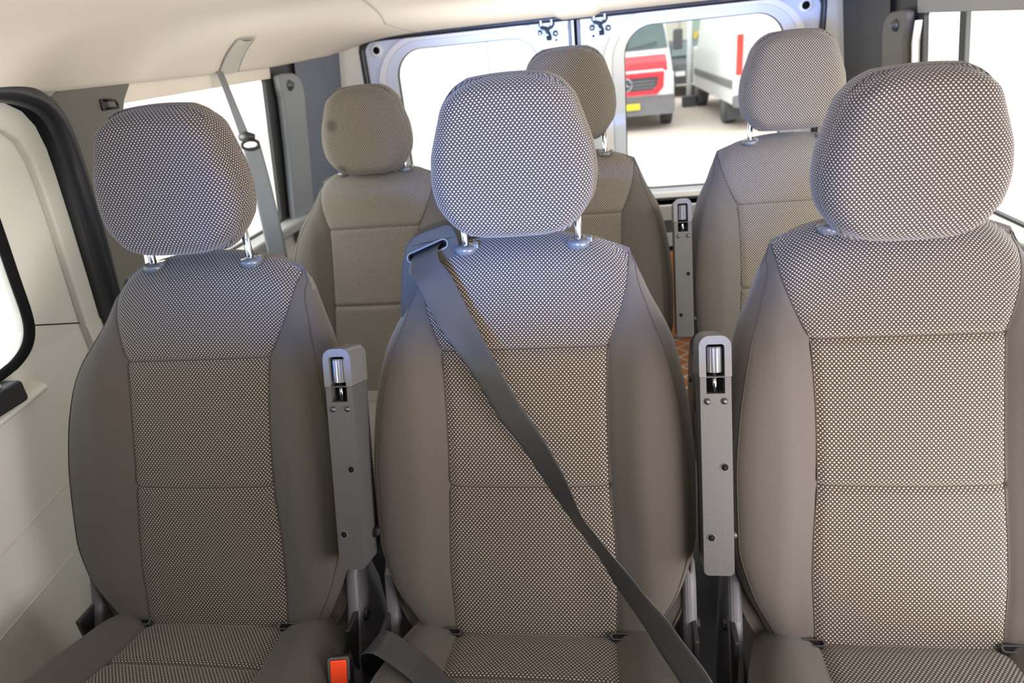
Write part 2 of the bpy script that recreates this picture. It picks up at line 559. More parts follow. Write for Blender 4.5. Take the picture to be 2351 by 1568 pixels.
lip_out = [(y + (0.022 if z < 1.25 and y > 1 else 0), z) for y, z in lip_out]
plate('door_lip', lip_out + rim_out[::-1], [], side_map(-1, -0.030), 0.010, 'seal', door, 0.002)
def path_side(pts, side, inset):
    return [(wall_x(z, side) - side * inset, y, z) for y, z in pts]
for a, b in (((1.078, 0.853), (1.192, 0.81)),):
    tube('panel_seam', path_side([(a[0] + (b[0] - a[0]) * t, a[1] + (b[1] - a[1]) * t) for t in np.linspace(0, 1, 8)], -1, -0.0345), 0.0012, 'pocket', door)
for pts in ([(0.2, 0.42), (0.6, 0.47), (0.94, 0.515), (1.23, 0.56)], [(0.2, 0.30), (0.6, 0.345), (0.94, 0.385), (1.23, 0.42)]):
    f = hermite([p[0] for p in pts], [p[1] for p in pts])
    tube('panel_seam', path_side([(y, f(y)) for y in np.linspace(0.2, 1.23, 20)], -1, -0.0345), 0.0018, 'cream_dark', door)
# arm ledge moulding under the window
led = [[(wall_x(z, -1) + 0.035 * math.sin(math.pi * t) - 0.035, y, z - 0.0) for t, z in zip(np.linspace(0, 1, 9), np.linspace(0.62 + 0.10 * y, 0.66 + 0.10 * y, 9))] for y in np.linspace(-0.4, 1.03, 30)]
link('arm_ledge', grids_mesh('arm_ledge', [grid('a', led, False)]), 'cream', door)
# rubber round the glass, glass, and the etched mark
hp = []
HL = DOOR_HOLE + DOOR_HOLE[:1]
for i in range(len(DOOR_HOLE)):
    p0, p1, p2, p3 = [Vector(DOOR_HOLE[(i + k) % len(DOOR_HOLE)]) for k in (-1, 0, 1, 2)]
    n_ = 5 if (p2 - p1).length < 0.2 else 1
    for k in range(n_):
        t = k / n_
        q = 0.5 * ((2 * p1) + (p2 - p0) * t + (2 * p0 - 5 * p1 + 4 * p2 - p3) * t * t + (-p0 + 3 * p1 - 3 * p2 + p3) * t ** 3) if 2 <= i <= 9 and n_ > 1 else p1 + (p2 - p1) * t
        hp.append((q.x - 0.004 * (q.x > 1), q.y))
hp.append(hp[0])
tube('window_rubber', path_side(hp, -1, -0.036), 0.0095, 'pocket', door, 8)
w1 = plate('window_1', [(-0.41, 0.785), (1.085, 0.785), (1.085, 1.21), (-0.41, 1.21)], [], side_map(-1, -0.052), 0.004, 'glass')
tag(w1, 'clear glass pane of the left sliding door', kind='structure')
mk = []
for k in range(4):
    gxx = wall_x(0.85, -1) - 0.0500
    mk.append(box_data(gxx, gxx + 0.0004, 0.978 + 0.002 * (k % 2), 0.990 - 0.002 * (k % 3), 0.848 - 0.006 * k, 0.850 - 0.006 * k))
gm_ = multi('etched_mark', mk, 'glass_print', w1, False)
gm_['kind'] = 'stuff'
# window catch below the pane
ct = empty('window_latch', (-0.955, 0.86, 0.775))
tag(ct, 'black sliding window catch under the left door window', 'latch')
o = plate('latch_body', rrect(-0.26, 0.118, -0.030, 0.012, 0.008), [], lambda a, b, d: (0.012 - d, a, b), 0.036, 'black', ct, 0.004)
o = plate('latch_slide', rrect(-0.24, 0.085, 0.012, 0.022, 0.003), [], lambda a, b, d: (0.002 - d, a, b), 0.02, 'ledge', ct, 0.001)

# the unseen cab: the right sliding door stands open; front doors and windscreen frame close the rest
for side, nme in ((-1, 'door_5'), (1, 'door_6')):
    o = plate(nme, [(-1.6, 0.0), (-0.5, 0.0), (-0.5, 1.268), (-1.6, 1.268)], [[(-1.45, 0.80), (-0.65, 0.80), (-0.65, 1.18), (-1.25, 1.18)]], side_map(side, -0.03), 0.03, 'cream')
    tag(o, 'cream inner panel of a front door', kind='structure')
o = plate('wall_front', [(-1.0, 0.0), (1.08, 0.0), (1.08, 1.42), (-1.0, 1.42)], [rrect(-0.80, 0.88, 0.92, 1.24, 0.06)], lambda a, b, d: (a, -1.6 - d, b), 0.04, 'charcoal')
tag(o, 'charcoal dashboard and windscreen frame', kind='structure')

o = box('trim_20', -0.95, 1.03, -0.42, -0.38, 0.0, 1.05, 'charcoal', None, 0.01)  # unseen panel, added to keep windscreen light off the lower backrests
tag(o, 'charcoal half-height baffle added behind the cab to cut light', kind='structure')

# thick rubber seal round the door opening
def seal_band(name, pts, side, w, h, mat, kind='structure', inset=0.0, lab=None):
    P = path_side(pts, side, inset)
    P = [Vector(p) for p in P]
    rows = []
    for i, p in enumerate(P):
        t = (P[min(i + 1, len(P) - 1)] - P[max(i - 1, 0)]).normalized()
        nx = Vector((-side, 0, 0))
        b = t.cross(nx).normalized()
        row = []
        for k in range(13):
            a = math.pi * k / 12
            row.append(p + b * (-math.cos(a) * w / 2) + nx * (math.sin(a) ** 0.7 * h))
        rows.append(row)
    o = link(name, grids_mesh(name, [grid('a', rows, side < 0)]), mat)
    tag(o, lab, kind=kind)
    return o


fs = hermite([0, .25, .4, .5, .6, .75, 1.0], [0, .3, .45, .55, .62, .75, 1.0])
sp = [(-0.5, 1.279), (0.6, 1.279), (1.0, 1.278), (1.10, 1.275), (1.155, 1.264), (1.195, 1.244), (1.219, 1.212), (1.231, 1.17), (1.238, 1.12), (1.244, 1.05), (1.249, 0.97), (1.253, 0.88), (1.256, 0.80), (1.258, 0.60), (1.258, 0.2)]
fine = []
for i in range(len(sp) - 1):
    for t in (0, .34, .67):
        p0, p1, p2, p3 = [Vector(sp[max(0, min(len(sp) - 1, i + k))]) for k in (-1, 0, 1, 2)]
        q = 0.5 * ((2 * p1) + (p2 - p0) * t + (2 * p0 - 5 * p1 + 4 * p2 - p3) * t * t + (-p0 + 3 * p1 - 3 * p2 + p3) * t ** 3) if 2 < i < 12 else p1 + (p2 - p1) * t
        fine.append((q.x, q.y))
fine.append(sp[-1])
seal_band('trim_1', fine, -1, 0.040, 0.026, 'seal', lab='thick black rubber seal round the left sliding door opening')

# olive grey pillar trim with the coat hook
pil = [(1.25, 0.20), (1.385, 0.20), (1.385, 0.80), (1.392, 0.95), (1.402, 1.08), (1.412, 1.17), (1.420, 1.205), (1.434, 1.232), (1.462, 1.262), (1.40, 1.266), (1.33, 1.268), (1.28, 1.266), (1.245, 1.262), (1.225, 1.255), (1.24, 1.20), (1.25, 1.10), (1.26, 0.8)]
o = plate('trim_2', pil, [], side_map(-1, 0.004), 0.02, 'pillar', None, 0.003)
tag(o, 'olive grey pillar trim behind the left sliding door', kind='structure')
hk = empty('coat_hook', (wall_x(1.227, -1) + 0.004, 1.362, 1.227))
tag(hk, 'small black coat hook on the left olive grey pillar trim', 'hook')
box('hook_base', -0.002, 0.006, -0.010, 0.010, -0.011, 0.012, 'black', hk, 0.002)
multi('hook_arm', [tube_data([(0.004, -0.002, 0.008), (0.018, 0.004, 0.008), (0.022, 0.012, 0.006), (0.022, 0.014, -0.002)], 0.0028, 6), tube_data([(0.004, -0.002, -0.008), (0.018, 0.004, -0.008), (0.022, 0.014, -0.008), (0.022, 0.014, -0.002)], 0.0028, 6)], 'black', hk)

# body side below and above the quarter windows, both sides (left = -1, right = 1)
for side in (-1, 1):
    nm = 'left' if side < 0 else 'right'
    y0 = 1.255
    o = wall_grid('wall_' + nm, y0, 2.80, 0.0, 0.775, side, 'cream', inset=0.0, t=0.05)
    o['label'] = 'cream lower body panel on the %s side' % nm
    if side > 0:
        plate('wall_panel', rrect(1.30, 1.33, 0.1, 1.22, 0.005), [], side_map(side, 0.004), 0.03, 'pillar', o, 0.002)
    # sill ledge under the quarter window
    lg = plate('trim_%d' % (3 if side < 0 else 13), rrect(1.36, 2.78, 0.752, 0.785, 0.01), [], lambda a, b, d, s=side: (wall_x(b, s) - s * (0.050 - d), a, b), 0.07, 'ledge', None, 0.008, 3)
    tag(lg, 'grey ledge under the %s quarter window' % nm, kind='structure')
    # rail above the window
    rl = plate('trim_%d' % (4 if side < 0 else 14), [(1.44, 1.224), (2.16, 1.232), (2.16, 1.285), (1.44, 1.275)], [], side_map(side, -0.004), 0.02, 'headliner' if side < 0 else 'ledge', None, 0.002)
    tag(rl, 'pale roof rail strip above the %s quarter window' % nm, kind='structure')
    # glass with black border
    hole = rrect(1.36 if side < 0 else 1.25, 2.135, 0.79, 1.232, (0.02, 0.012, 0.02, 0.02), 4)
    outer = [(1.33 if side < 0 else 1.22, 0.765), (2.46, 0.765), (2.46, 1.32), (1.33 if side < 0 else 1.22, 1.32)]
    o = plate('window_frame', outer, [hole], side_map(side, -0.012), 0.012, 'charcoal', None, 0)
    w = plate('window_%d' % (2 if side < 0 else 3), outer, [], side_map(side, -0.026), 0.004, 'glass')
    tag(w, 'clear quarter window glass on the %s side' % nm, kind='structure')
    o.parent = w
    if side > 0:
        dv = plate('window_divider', [(1.895, 0.78), (1.925, 0.78), (1.925, 1.25), (1.895, 1.25)], [], side_map(side, -0.008), 0.014, 'charcoal', w, 0.003)
    # pillar with the belt anchorage
    pout = [(2.165, 0.70), (2.33, 0.70), (2.345, 1.0), (2.35, 1.17), (2.340, 1.205), (2.315, 1.228), (2.28, 1.240), (2.20, 1.243), (2.166, 1.240), (2.172, 1.20), (2.182, 1.17), (2.182, 1.0)]
    o = plate('trim_%d' % (5 if side < 0 else 15), pout, [], side_map(side, 0.022), 0.026, 'beltpillar' if side < 0 else 'pillar', None, 0.008, 3)
    tag(o, '%s grey rear pillar trim beside the quarter window' % nm, kind='structure')
    bt = Vector((wall_x(1.21, side) - side * 0.022, 2.235, 1.205))
    V, Fc = tube_data([bt, bt + Vector((-side * 0.004, 0, 0)), bt + Vector((-side * 0.012, 0, 0)), bt + Vector((-side * 0.016, 0, 0))], [0.018, 0.016, 0.009, 0.004], 12)
    link('pillar_bolt', pydata('pillar_bolt', V, Fc), 'dark_steel', o)
    if side > 0:
        plate('bright_edge', [(2.150, 0.75), (2.158, 0.75), (2.160, 1.16), (2.140, 1.215), (2.136, 1.215), (2.150, 1.16)], [], side_map(side, 0.010), 0.02, 'label', o, 0.002)
    # dark rear quarter panel, then a cream corner post by the rear doors
    rows = []
    for z in np.linspace(0.70, 1.34, 16):
        row = []
        for y in np.linspace(2.33, 2.70, 12):
            row.append((wall_x(z, side) - side * 0.004 - side * 0.02 * sm(2.6, 2.7, y), y, z))
        rows.append(row)
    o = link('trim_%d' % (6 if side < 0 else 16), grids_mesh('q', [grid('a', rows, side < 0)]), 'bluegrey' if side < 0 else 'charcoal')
    tag(o, '%s rear corner panel' % ('blue grey left' if side < 0 else 'charcoal right'), kind='structure')
    rows = []
    for z in np.linspace(0.0, 1.36, 24):
        row = []
        for k in range(12):
            t = k / 11
            xe = wall_x(z, side) - side * 0.024
            xi = CX + side * 0.862
            row.append((xe + (xi - xe) * sm(0.15, 1.0, t), 2.70 + 0.09 * t ** 0.5, z))
        rows.append(row)
    o = link('trim_%d' % (7 if side < 0 else 17), grids_mesh('q', [grid('a', rows, side < 0)]), 'cream')
    tag(o, 'cream corner post on the %s of the rear doors' % nm, kind='structure')

# ---- rear wall: two painted door leaves
DY = 2.80
def rear_map(y0):
    return lambda a, b, d: (a, y0 + d, b)


leaves = [('left', -0.795, 0.004, -0.680, -0.110, -1), ('right', 0.050, 0.905, 0.210, 0.790, 1)]
wn = 4
for nm, x0, x1, wx0, wx1, s in leaves:
    ro = (0.0, 0.045, 0.05, 0.0) if s < 0 else (0.0, 0.05, 0.045, 0.0)
    ro = tuple(max(r, 0.001) for r in ro)
    outer = rrect(x0, x1, 0.0, 1.332, ro)
    hole = rrect(wx0, wx1, 0.668, 1.276, 0.105, 10)
    d = plate('door_2' if s < 0 else 'door_3', outer, [hole], rear_map(DY), 0.03, 'paint', None, 0.003)
    tag(d, 'silver blue painted %s leaf of the rear doors' % nm, kind='structure')
    # embossed ring and inner rebate round the pane
    def ring(name, o1, o2, y, t, mat, bev):
        A = rrect(wx0 - o1, wx1 + o1, 0.668 - o1, 1.276 + o1 * 0.62, 0.105 + o1, 12)
        B = rrect(wx0 - o2, wx1 + o2, 0.668 - o2, 1.276 + o2 * 0.62, 0.105 + o2, 12)
        return plate(name, A, [B], rear_map(y), t, mat, d, bev, 3)
    ring('window_ring', 0.078, 0.048, DY - 0.012, 0.013, 'paint_white', 0.006)
    ring('window_rebate', 0.046, 0.0, DY - 0.003, 0.02, 'paint', 0.003)
    ring('window_rubber', 0.003, -0.004, DY + 0.0, 0.02, 'seal', 0.001)
    w = plate('window_%d' % wn, rrect(wx0 - 0.02, wx1 + 0.02, 0.64, 1.29, 0.12), [], rear_map(DY + 0.021), 0.004, 'glass')
    tag(w, 'clear pane in the %s rear door' % nm, kind='structure')
    wn += 1
    # hole with rubber in the outer top corner
    hx = x0 + 0.046 if s < 0 else x1 - 0.052
    hz = 1.284
    V, Fc = tube_data([(hx, DY - 0.005, hz), (hx, DY - 0.003, hz), (hx, DY + 0.004, hz)], [0.021, 0.026, 0.026], 20)
    link('corner_dimple', pydata('d', V, Fc), 'paint_white', d)
    V, Fc = tube_data([(hx, DY - 0.007, hz), (hx, DY - 0.004, hz)], [0.0125, 0.0145], 16)
    link('rubber_plug', pydata('d', V, Fc), 'pocket', d)
    sx = -0.042 if s < 0 else 0.098
    V, Fc = tube_data([(sx, DY - 0.003, 1.255), (sx, DY - 0.001, 1.255)], [0.004, 0.0045], 12)
    link('small_screw', pydata('d', V, Fc), 'pocket', d)
    # lower door lining: sill, grooves, boards
    for (za, zb, mt, yy, n_) in ((0.632, 0.655, 'paint_white', 0.030, 'sill'), (0.596, 0.630, 'charcoal', 0.012, 'sill_gap'), (0.536, 0.594, 'ledge', 0.022, 'door_lining'), (0.484, 0.534, 'charcoal', 0.010, 'lining_groove'), (0.425, 0.482, 'ledge', 0.020, 'door_lining'), (0.405, 0.423, 'pocket', 0.01, 'lining_groove'), (0.02, 0.403, 'ply', 0.03, 'plywood_lining')):
        box(n_, x0 + 0.02, x1 - 0.01, DY - yy, DY - 0.001, za, zb, mt, d, 0.004)
    # latch at the inner top corner
    lx = -0.073 if s < 0 else 0.124
    lt = empty('door_latch', (lx, DY - 0.004, 1.318))
    tag(lt, 'black latch with steel bolts at the top of the %s rear door' % nm, 'latch')
    multi('latch_bracket', [box_data(-0.026, -0.018, -0.020, 0, -0.012, 0.012), box_data(0.014, 0.022, -0.020, 0, -0.012, 0.012), box_data(-0.016, 0.012, -0.012, 0, -0.010, 0.014)], 'label', lt, False, 0.002)
    multi('latch_claw', [tube_data([(-0.028, -0.012, -0.004), (-0.020, -0.016, -0.016), (-0.006, -0.016, -0.020), (0.004, -0.016, -0.034), (0.010, -0.014, -0.046)], [0.005, 0.006, 0.007, 0.006, 0.004], 8), tube_data([(0.026, -0.012, -0.004), (0.018, -0.016, -0.016), (0.004, -0.014, -0.022), (-0.004, -0.012, -0.036)], [0.005, 0.006, 0.006, 0.004], 8), box_data(-0.004, 0.014, -0.016, 0, -0.062, -0.046)], 'black', lt)
    for bx, bz in ((-0.030, -0.034), (0.030, -0.040)):
        V, Fc = tube_data([(bx, 0, bz), (bx, -0.004, bz), (bx, -0.012, bz)], [0.012, 0.011, 0.006], 10)
        link('latch_bolt', pydata('b', V, Fc), 'chrome', lt)

# gap between the leaves, seals and aperture frame
o = box('trim_8', 0.004, 0.050, DY + 0.004, DY + 0.03, 0.0, 1.34, 'pocket', None, 0)
tag(o, 'dark gap between the two rear door leaves', kind='structure')
box('gap_strip', 0.006, 0.014, DY - 0.004, DY + 0.004, 0.0, 1.325, 'beltpillar', o, 0.001)
box('gap_strip', 0.017, 0.026, DY - 0.006, DY + 0.004, 0.0, 1.322, 'paint_white', o, 0.001)
box('gap_strip', 0.038, 0.048, DY - 0.004, DY + 0.004, 0.0, 1.325, 'beltpillar', o, 0.001)
pts = [(-0.806, DY - 0.012, z) for z in np.linspace(0.0, 1.26, 14)] + [(-0.806 + 0.055 * (1 - math.cos(a)), DY - 0.012, 1.275 + 0.052 * math.sin(a)) for a in np.linspace(0.1, math.pi / 2, 8)]
pts += [(x, DY - 0.012, 1.328 + 0.0 * x) for x in np.linspace(-0.7, 0.80, 12)]
pts += [(0.915 - 0.055 * (1 - math.cos(a)), DY - 0.012, 1.275 + 0.052 * math.sin(a)) for a in np.linspace(math.pi / 2, 0.1, 8)] + [(0.915, DY - 0.012, z) for z in np.linspace(1.26, 0.0, 14)]
o = tube('trim_9', pts, 0.0125, 'seal', None, 10)
tag(o, 'black rubber seal round the rear door opening', kind='structure')
o = plate('wall_rear', rrect(-1.0, 1.10, -0.3, 1.50, 0.05), [rrect(-0.80, 0.91, 0.0, 1.335, 0.05)], rear_map(DY + 0.004), 0.05, 'cream')
tag(o, 'painted body frame round the rear doors', kind='structure')

# belt guide on the headliner, strap hanging in front of the left quarter window
gd = empty('belt_guide', (-0.80, 1.86, 1.30))
tag(gd, 'cream belt outlet cover on the headliner above the left window', 'belt cover')
def guide_pt(x, y, dz):
    return (x + 0.80, y - 1.86, ceil_z(x, y) - dz - 1.30)
gx = np.linspace(-0.880, -0.765, 16)
def gy(x, side):
    t = (x + 0.88) / 0.115
    return (1.822 - 0.075 * t, 1.925 - 0.093 * t)[side]
rows = [[guide_pt(x, gy(x, 0) + (gy(x, 1) - gy(x, 0)) * j / 8, 0.004 + 0.004 * math.sin(math.pi * j / 8)) for j in range(9)] for x in gx]
link('cover_plate', grids_mesh('c', [grid('a', rows, True)]), 'cream', gd)
loop = [guide_pt(x, gy(x, 0), 0.004) for x in gx] + [guide_pt(gx[-1], y, 0.004) for y in np.linspace(gy(gx[-1], 0), gy(gx[-1], 1), 5)] + [guide_pt(x, gy(x, 1), 0.004) for x in gx[::-1]]
tube('cover_rim', loop, 0.0016, 'ledge', gd, 6)

def ribbon(name, pairs, t, mat, parent=None, sub=6):
    """thick belt webbing through (edge,edge) pairs, Catmull-Rom smoothed"""
    A = [np.array(p[0], float) for p in pairs]
    B = [np.array(p[1], float) for p in pairs]

    def cr(Pn):
        out = []
        for i in range(len(Pn) - 1):
            p0, p1, p2, p3 = Pn[max(i - 1, 0)], Pn[i], Pn[i + 1], Pn[min(i + 2, len(Pn) - 1)]
            for k in range(sub):
                s_ = k / sub
                out.append(0.5 * (2 * p1 + (p2 - p0) * s_ + (2 * p0 - 5 * p1 + 4 * p2 - p3) * s_ ** 2 + (-p0 + 3 * p1 - 3 * p2 + p3) * s_ ** 3))
        out.append(Pn[-1])
        return out
    A, B = cr(A), cr(B)
    rows = []
    n = len(A)
    for i in range(n):
        tg = (A[min(i + 1, n - 1)] + B[min(i + 1, n - 1)] - A[max(i - 1, 0)] - B[max(i - 1, 0)])
        w = B[i] - A[i]
        nn = np.cross(w, tg)
        nn /= np.linalg.norm(nn) + 1e-9
        wn_ = w / (np.linalg.norm(w) + 1e-9)
        row = []
        for k in range(9):
            row.append(A[i] + w * k / 8 + nn * t / 2)
        row.append(B[i] + wn_ * t * 0.6)
        for k in range(9):
            row.append(B[i] - w * k / 8 - nn * t / 2)
        row.append(A[i] - wn_ * t * 0.6)
        row.append(row[0])
        rows.append(row)
    me = grids_mesh(name, [grid('a', rows, False)])
    return link(name, me, mat, parent)


sb = empty('rear_seat_belt', (-0.86, 1.80, 1.255))
tag(sb, 'grey seat belt hanging in front of the left quarter window', 'seat belt')
def rel(p, b=(-0.86, 1.80, 1.255)):
    return (p[0] - b[0], p[1] - b[1], p[2] - b[2])
ribbon('upper_webbing', [(rel((-0.874, 1.800, 1.268)), rel((-0.864, 1.812, 1.268))), (rel((-0.864, 1.803, 1.18)), rel((-0.850, 1.815, 1.18))), (rel((-0.855, 1.805, 1.09)), rel((-0.836, 1.82, 1.09)))], 0.0018, 'belt_grey', sb, 4)
lp = []
for k in range(17):
    a = 2 * math.pi * k / 16
    lp.append(rel((-0.838 + 0.020 * math.cos(a), 1.815 + 0.010 * math.cos(a), 1.075 + 0.013 * math.sin(a))))
tube('belt_ring', lp, 0.0045, 'black', sb, 8)
V, Fc = tube_data([rel((-0.855, 1.80, 1.097)), rel((-0.835, 1.80, 1.100)), rel((-0.815, 1.803, 1.095))], [0.009, 0.013, 0.009], 10)
link('belt_guide_roller', pydata('r', V, Fc), 'black', sb)
ribbon('lower_webbing', [(rel((-0.855, 1.805, 1.068)), rel((-0.818, 1.83, 1.068))), (rel((-0.852, 1.80, 0.95)), rel((-0.812, 1.825, 0.95))), (rel((-0.850, 1.79, 0.80)), rel((-0.808, 1.815, 0.80))), (rel((-0.850, 1.78, 0.60)), rel((-0.808, 1.805, 0.60)))], 0.003, 'belt_grey', sb, 4)

# ------------------------------------------------------------------ seats
g_c = hermite([.20, .33, .42, .52, .635, .74, .834, .90, .95, .99], [-.245, -.212, -.181, -.148, -.109, -.070, -.027, .004, .031, .055])
W_b = hermite([.30, .36, .42, .49, .56, .65, .73, .83, .90, .94, .965, .986], [.155, .175, .203, .237, .255, .256, .250, .230, .206, .190, .179, .168])
I_b = hermite([.30, .42, .50, .56, .635, .70, .80, .835, .86, .90, .94, .986], [.129, .129, .132, .130, .125, .1245, .127, .130, .140, .153, .162, .168])
ZB, ZT = 0.33, 0.986


def arch(x):
    return 0.034 * (min(abs(x), 0.2) / 0.168) ** 2.2


def back_pt(x, zr, front=True, insert=False):
    w = W_b(zr)
    z = zr - arch(x) * sm(0.80, ZT, zr)
    ex, et, eb = w - abs(x), ZT - zr, zr - ZB
    rx = 0.052
    px = 1 - min(max(ex, 0) / rx, 1)
    pz = max(1 - min(et / 0.040, 1), 1 - min(eb / 0.05, 1))
    q = min(math.hypot(px, pz), 1)
    prof = math.sqrt(max(0, 1 - q * q))
    gm = g_c(zr) + 0.032
    if not front:
        return (x, gm + 0.058 * prof, z)
    wi = I_b(zr)
    bol = sm(wi - 0.004, wi + 0.055, abs(x)) * sm(.36, .5, zr) * (1 - sm(.78, .95, zr))
    y = gm - 0.034 * prof - 0.024 * bol * min(1, prof * 1.4)
    # stitched grooves and soft puffs of the insert
    if abs(x) <= wi + 1e-6:
        edge = math.exp(-((wi - abs(x)) / 0.006) ** 2)
        y += 0.0035 * edge * prof
        y -= 0.004 * (1 - (x / wi) ** 2) * prof
        for zs in (0.834, 0.635):
            y += 0.0045 * math.exp(-((zr - zs) / 0.0055) ** 2)
            y -= 0.002 * math.exp(-((zr - zs) / 0.03) ** 2)
    else:
        y += 0.0035 * math.exp(-((abs(x) - wi) / 0.006) ** 2) * prof
    return (x, y, z)


zrows = sorted(set([round(v, 5) for v in list(np.linspace(ZB, 0.94, 74)) + [s_ + d_ for s_ in (.834, .635) for d_ in (-.01, -.007, -.0045, -.002, 0, .002, .0045, .007, .01)] + [ZT - 0.046 * (1 - math.sin(math.pi / 2 * t)) for t in np.linspace(0, 1, 10)] + [ZB + 0.05 * (1 - math.cos(math.pi / 2 * t)) for t in np.linspace(0, 1, 6)]]))


def make_backrest():
    ins = []
    for zr in zrows:
        wi = I_b(zr)
        ins.append([back_pt(wi * t, zr) for t in [math.sin(math.pi / 2 * s) * 0.4 + s * 0.6 for s in np.linspace(-1, 1, 37)]])
    gl = []
    for sgn in (-1, 1):
        rows = []
        for zr in zrows:
            wi, w = I_b(zr), W_b(zr)
            ts = [0, .01, .03, .06, .11, .18, .27, .36, .45, .54, .63, .71, .78, .84, .89, .93, .96, .98, .993, 1]
            row = [back_pt(sgn * (wi + (w - wi) * t), zr) for t in ts]
            rows.append(row if sgn > 0 else row[::-1])
        gl.append(grid('b', rows, False))
    rows = []
    for zr in zrows:
        w = W_b(zr)
        rows.append([back_pt(w * math.sin(math.pi / 2 * s), zr, False) for s in np.linspace(-1, 1, 33)])
    gl.append(grid('b', rows, True))
    return grids_mesh('backrest', gl), grids_mesh('backrest_insert', [grid('a', ins, False)])


# headrest ------------------------------------------------------------
HZ = 1.0956
W_h = hermite([-.096, -.090, -.067, -.043, -.01, .02, .055, .08, .10, .113, .123, .130], [.070, .083, .103, .1165, .1215, .1193, .1105, .103, .0965, .087, .075, .056])


def head_pt(x, zz, y0, depth):
    z = zz
    az = abs(x)
    if zz > 0:
        z -= 0.008 * (az / 0.09) ** 2 * sm(0.02, .130, zz)
    else:
        z += 0.004 * (az / 0.09) ** 2 * sm(-.02, -.096, zz)
    w = W_h(zz)
    r = 0.034
    px = 1 - min(max(w - az, 0) / r, 1)
    pz = 1 - min(min(.130 - zz, zz + .096) / 0.026, 1)
    q = min(math.hypot(px, pz), 1)
    prof = math.sqrt(max(0, 1 - q * q))
    tilt = 0.10 * zz
    crown = 0.006 * (1 - (az / 0.13) ** 2) * (1 - (zz / 0.14) ** 2)
    return (x, y0 + tilt + depth * prof + (crown if depth > 0 else -crown) * prof, HZ + z)


def make_headrest():
    zz = sorted(set([round(v, 5) for v in list(np.linspace(-.070, .104, 26)) + [-.096 + .026 * (1 - math.cos(math.pi / 2 * t)) for t in np.linspace(0, 1, 8)] + [.130 - .026 * (1 - math.cos(math.pi / 2 * t)) for t in np.linspace(0, 1, 8)]]))
    fr, bk = [], []
    YF, YB = 0.030, 0.070
    for z in zz:
        w = W_h(z)
        sx = [math.sin(math.pi / 2 * s) for s in np.linspace(-1, 1, 37)]
        fr.append([head_pt(w * s, z, YF, -0.034) for s in sx])
        bk.append([head_pt(w * s, z, YB, 0.026) for s in sx])
    band = []
    fo = [fr[-1][j] for j in range(len(fr[-1]))]
    ring_f = [r[0] for r in fr] + fr[-1][1:] + [r[-1] for r in fr[::-1]][1:] + fr[0][::-1][1:]
    ring_b = [r[0] for r in bk] + bk[-1][1:] + [r[-1] for r in bk[::-1]][1:] + bk[0][::-1][1:]
    for a, b in zip(ring_f, ring_b):
        a, b = np.array(a), np.array(b)
        c = (a + b) / 2
        out = np.array([c[0], 0, c[2] - HZ]); out /= np.linalg.norm(out)
        band.append([a + (b - a) * t + out * 0.003 * math.sin(math.pi * t) for t in np.linspace(0, 1, 6)])
    return (grids_mesh('headrest', [grid('a', fr, False), grid('b', bk, True)]),
            grids_mesh('side_band', [grid('a', band, False)]), ring_f)


# cushion -------------------------------------------------------------
W_c = hermite([-.72, -.70, -.60, -.45, -.30, -.20, -.10, -.02], [.20, .232, .250, .252, .246, .225, .195, .17])
I_c = hermite([-.72, -.55, -.40, -.25, -.02], [.150, .148, .140, .128, .120])


def cush_pt(x, yr, top=True):
    w = W_c(yr)
    ex = w - abs(x)
    px = 1 - min(max(ex, 0) / 0.045, 1)
    pz = max(1 - min((yr + .72) / 0.07, 1), 0)
    q = min(math.hypot(px, pz), 1)
    prof = math.sqrt(max(0, 1 - q * q))
    zb = 0.385 + 0.075 * sm(-.16, -.60, yr) - 0.02
    if not top:
        return (x, yr, zb - 0.075 * prof ** 0.5)
    wi = I_c(yr)
    bol = sm(wi - .004, wi + .05, abs(x)) * (1 - sm(-.22, -.14, yr))
    z = zb + 0.045 * prof + 0.016 * bol * prof
    if abs(x) <= wi + 1e-6:
        z -= 0.003 * math.exp(-((wi - abs(x)) / .006) ** 2)
        z += 0.003 * (1 - (x / wi) ** 2)
        z -= 0.010 * sm(-.215, -.170, yr)
        z -= 0.005 * math.exp(-((yr + .285) / .0055) ** 2)
    else:
        z -= 0.003 * math.exp(-((abs(x) - wi) / .006) ** 2)
    return (x, yr, z)


def make_cushion():
    yrs = sorted(set([round(v, 5) for v in list(np.linspace(-.70, -.03, 60)) + [-.72, -.717, -.71] + [-.285 + d_ for d_ in (-.01, -.006, -.003, 0, .003, .006, .01)]]))
    ins = [[cush_pt(I_c(y) * s, y) for s in np.linspace(-1, 1, 25)] for y in yrs]
    gl = []
    for sgn in (-1, 1):
        rows = []
        for y in yrs:
            wi, w = I_c(y), W_c(y)
            row = [cush_pt(sgn * (wi + (w - wi) * t), y) for t in [0, .03, .07, .13, .22, .33, .45, .56, .66, .75, .83, .89, .94, .975, 1]]
            rows.append(row if sgn > 0 else row[::-1])
        gl.append(grid('b', rows, False))
    gl.append(grid('b', [[cush_pt(W_c(y) * math.sin(math.pi / 2 * s), y, False) for s in np.linspace(-1, 1, 21)] for y in yrs], True))
    return grids_mesh('cushion', gl), grids_mesh('cushion_insert', [grid('a', ins, False)])


def seam_line(pts, r=0.0013):
    return tube_data(pts, r, 5)


